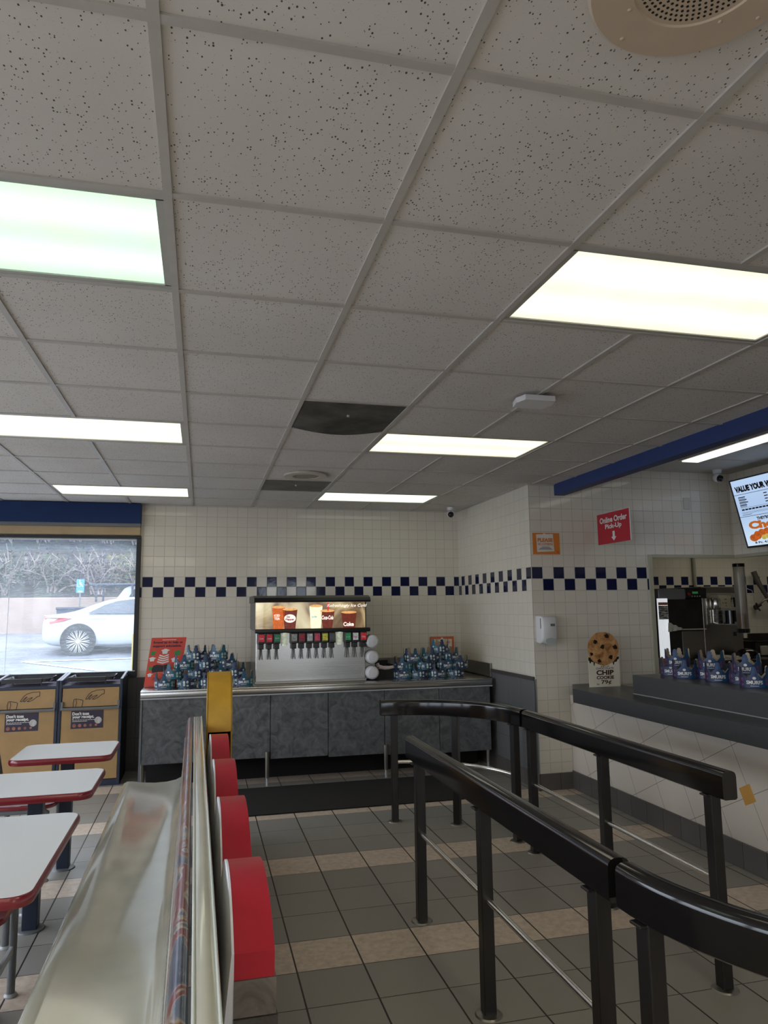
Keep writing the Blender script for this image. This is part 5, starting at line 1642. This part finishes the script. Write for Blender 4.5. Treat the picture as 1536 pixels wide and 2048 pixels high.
# --- cars
m_carw = G('pearl_white_car_paint', (.36, .385, .41), .25, coat=.6, nz=.01)
m_glass_c = G('tinted_car_glass', (.035, .045, .06), .08, coat=.3)
m_tyre = G('tyre_rubber', (.025, .025, .028), .8)
def sedan(name, label, x0, y0, paint, g, hgt=1.40):
    """rear bumper at x0, near side at y0, nose toward +x"""
    t = thing(name, label, 'car', (x0 + 2.4, y0 + .9, g), None)
    W_ = .92
    # x, bottom, shoulder z, roof z, shoulder half width, roof half width
    st = [(0, .42, .62, .66, .62, .50), (.03, .34, .80, .90, .76, .64), (.10, .26, .90, .965, .84, .68), (.30, .21, .935, .985, .89, .68), (.68, .19, .96, 1.03, .91, .66), (1.05, .19, .97, 1.19, .92, .60), (1.40, .19, .97, 1.325, .92, .56),
          (1.85, .19, .965, 1.385, .92, .55), (2.35, .19, .96, 1.40, .92, .55), (2.85, .19, .95, 1.36, .92, .55), (3.25, .19, .94, 1.20, .92, .58), (3.6, .19, .93, 1.01, .91, .68), (4.1, .20, .88, .94, .89, .68), (4.55, .22, .78, .84, .82, .62), (4.80, .30, .62, .68, .68, .5), (4.88, .40, .50, .54, .55, .42)]
    R = []
    for x, zb, zs, zr, ws, wr in st:
        half = [(-ws * .72, zb), (-ws * .93, zb + .04), (-ws * 1.0, zb + (zs - zb) * .35), (-ws, zb + (zs - zb) * .72), (-ws * .965, zs), (-(ws * .3 + wr * .7), zs + (zr - zs) * .55), (-wr * .95, zs + (zr - zs) * .93), (-wr * .5, zr + .012)]
        ring = half + [(-q, z) for q, z in half[::-1]]
        R.append([(x0 + x, y0 + W_ + q, g + z) for q, z in ring])
    body = obj('body', MB().loft(R), paint, t, angle=60)
    sm = body.modifiers.new('smooth', 'SUBSURF'); sm.levels = 1; sm.render_levels = 2
    for s_ in (-1, 1):
        yb = lambda z: y0 + W_ + s_ * (.915 - max(0, (z - .97)) * .62) + s_ * .006
        gl = [(1.04, .995), (1.20, 1.085), (1.42, 1.200), (1.70, 1.290), (2.05, 1.335), (2.40, 1.345), (2.40, .985), (1.7, .985)]
        A = [(x0 + a, yb(c), g + c) for a, c in gl]; B = [(p[0], p[1] - s_ * .05, p[2]) for p in A]
        obj('side_window', MB().loft([A, B]), m_glass_c, t, smooth=False)
        gl = [(2.46, .985), (2.46, 1.345), (2.80, 1.31), (3.10, 1.18), (3.35, .985)]
        A = [(x0 + a, yb(c), g + c) for a, c in gl]; B = [(p[0], p[1] - s_ * .05, p[2]) for p in A]
        obj('side_window', MB().loft([A, B]), m_glass_c, t, smooth=False)
        ysd = y0 + W_ + s_ * .925
        b = MB().tube([(x0 + 1.12, ysd + s_ * .01, g + .865), (x0 + 1.20, ysd + s_ * .03, g + .875), (x0 + 1.40, ysd + s_ * .03, g + .87), (x0 + 1.46, ysd + s_ * .01, g + .865)], .014, 8)
        obj('door_handle', b, m_silver, t)
        # lamp cluster wrapping the corner
        lp = [(.085, .80), (.10, .90), (.30, .90), (.70, .885), (.52, .82), (.26, .765), (.10, .70)]
        fw = lambda a: .60 + .33 * min(1, (a / .36)) ** .5 if a < .36 else .93
        A = [(x0 + a - .015, y0 + W_ + s_ * fw(a), g + c) for a, c in lp]; B = [(p[0] + .03, p[1] - s_ * .08, p[2]) for p in A]
        obj('tail_light', MB().loft([A, B]), G('red_lamp_lens', (.50, .035, .04), .2, coat=.4), t, smooth=False)
        b = MB().box(x0 + .03, x0 + .16, ysd - s_ * .13 - .01, ysd - s_ * .13 + .01, g + .40, g + .425, .004)
        for xx in (.86, 3.95):
            yc_ = y0 + W_ + s_ * .82
            c = (x0 + xx, yc_, g + .335)
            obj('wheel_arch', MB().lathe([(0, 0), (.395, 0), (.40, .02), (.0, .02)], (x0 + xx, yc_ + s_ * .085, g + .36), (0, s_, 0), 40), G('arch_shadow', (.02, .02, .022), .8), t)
            w_ = obj('wheel', MB().lathe([(.24, -.10), (.315, -.10), (.335, -.07), (.335, .07), (.315, .105), (.262, .108), (.255, .10)], c, (0, s_, 0), 40), m_tyre, t)
            b = MB().lathe([(.0, .06), (.255, .045), (.258, .098), (.272, .110), (.276, .09)], c, (0, s_, 0), 40)
            obj('rim_barrel', b, G('rim_shadow', (.07, .075, .08), .5), w_)
            b = MB()
            for q in range(14):
                a = 2 * PI * q / 14
                for e in (-.05, .05):
                    p0 = Vector(c) + Vector((math.cos(a) * .05, s_ * .108, math.sin(a) * .05)); p1 = Vector(c) + Vector((math.cos(a + e * 1.6) * .262, s_ * .10, math.sin(a + e * 1.6) * .262))
                    b.tube([p0, p1], [.008, .008], 6)
            b.cyl(Vector(c) + Vector((0, s_ * .09, 0)), Vector(c) + Vector((0, s_ * .125, 0)), .055, .045, 20)
            obj('spokes', b, m_silver, w_)
    A = [(x0 + .36, y0 + W_ - .58, g + 1.0), (x0 + .36, y0 + W_ + .58, g + 1.0), (x0 + 1.26, y0 + W_ + .50, g + 1.315), (x0 + 1.26, y0 + W_ - .50, g + 1.315)]
    A = [(x0 + .76, y0 + W_ - .50, g + 1.045), (x0 + .76, y0 + W_ + .50, g + 1.045), (x0 + 1.30, y0 + W_ + .42, g + 1.285), (x0 + 1.30, y0 + W_ - .42, g + 1.285)]
    obj('rear_window', MB().loft([A, [(p[0] + .02, p[1], p[2] - .04) for p in A]]), m_glass_c, t, smooth=False)
    obj('boot_lip', MB().box(x0 + .03, x0 + .16, y0 + .30, y0 + 1.54, g + .935, g + .965, .012), paint, t)
    return t
sedan('parked_sedan', 'white sedan parked broadside outside the window with silver rims', -3.68, 18.62, m_carw, gz(18.9) - .02)
# pickup with ladder rack
t = thing('pickup_truck', 'white pickup with ladder rack partly hidden behind the white sedan', 'truck', (-1.0, 22.3, gz(22)))
g = gz(22)
b = MB(); b.loft([[(x, y, z) for y, z in ((21.6, g + .45), (21.55, g + .85), (21.62, g + 1.02), (23.3, g + 1.02), (23.36, g + .85), (23.3, g + .45))] for x in (-2.45, -1.6, -.2, 2.4)])
obj('body', b, m_carw, t, smooth=False)
b = MB().box(-3.86, -2.45, 21.6, 23.3, g + .40, g + .86, .02)
b.box(-3.88, -2.45, 21.58, 23.32, g + .84, g + .91, .02)
obj('cargo_bed', b, m_navy, t, smooth=False)
b = MB(); b.loft([[(x0_, 21.75 + i_, g + z_) for x0_, z_ in ((-2.35, 1.1), (-2.12, 1.42), (-1.95, 1.50), (-.6, 1.50), (.0, 1.1))] for i_ in (0, 1.42)])
obj('cab', b, m_carw, t, smooth=False)
b = MB().prism([(-2.02, 1.14), (-1.86, 1.40), (-.75, 1.40), (-.35, 1.14)], (0, 21.745, g), X, Z, 0, .01)
obj('side_window', b, m_glass_c, t, smooth=False)
b = MB()
for x in (-2.86, -1.9): b.cyl((x, 21.7, g + 1.05), (x, 21.7, g + 1.50), .03, n=10); b.cyl((x, 23.2, g + 1.05), (x, 23.2, g + 1.50), .03, n=10); b.cyl((x, 21.6, g + 1.50), (x, 23.3, g + 1.50), .03, n=10)
for y in (21.7, 22.4, 23.2): b.cyl((-3.05, y, g + 1.53), (-1.7, y, g + 1.53), .035, n=10)
obj('ladder_rack', b, m_navy, t)
for x in (-3.1, 1.5):
    obj('wheel', MB().lathe([(.0, -.1), (.34, -.1), (.38, -.06), (.38, .08), (.3, .1), (0, .1)], (x, 21.7, g + .38), (0, -1, 0), 30), m_tyre, t)
# accessible parking sign
t = thing('parking_sign', 'blue accessible parking sign on a post before the bushes', 'sign', (-3.56, 23.5, gz(23.5)))
obj('post', MB().cyl((-3.56, 23.53, gz(23.5)), (-3.56, 23.53, 2.20), .025, n=10), m_greytube, t)
pl = obj('plate', MB().prism(rrect(-.112, .112, 0, .415, .02, 4), (-3.56, 23.5, 2.185), X, Z, 0, .006), G('signal_blue', (.02, .20, .70), .35), t, smooth=False)
b = MB(); O = (-3.565, 23.5, 2.185)
strokes(b, [(-.015, .335), (-.010, .26), (.045, .255), (.065, .19)], O, X, Z, .018, .008); strokes(b, [(-.012, .30), (.035, .30)], O, X, Z, .014, .008)
strokes(b, [(-.03 + .05 * math.cos(a), .235 + .055 * math.sin(a)) for a in [math.radians(120 + 20 * i) for i in range(13)]], O, X, Z, .013, .008)
b.prism(circ(-.015, .365, .018, 12), O, X, Z, .006, .008)
obj('symbol', b, m_ink_w, pl, smooth=False)
text('VAN', (-3.56, 23.5, 2.225), X, Z, .13, .045, m_ink_w, pl, bold=.04, lift=.008)
tag(obj('bollard', MB().cyl((-.745, 9.0, gz(9)), (-.745, 9.0, 1.33), .030, n=16), G('yellow_bollard_paint', (.62, .45, .10), .5, nz=.08), None), 'slim yellow bollard just outside the right edge of the window', 'bollard')
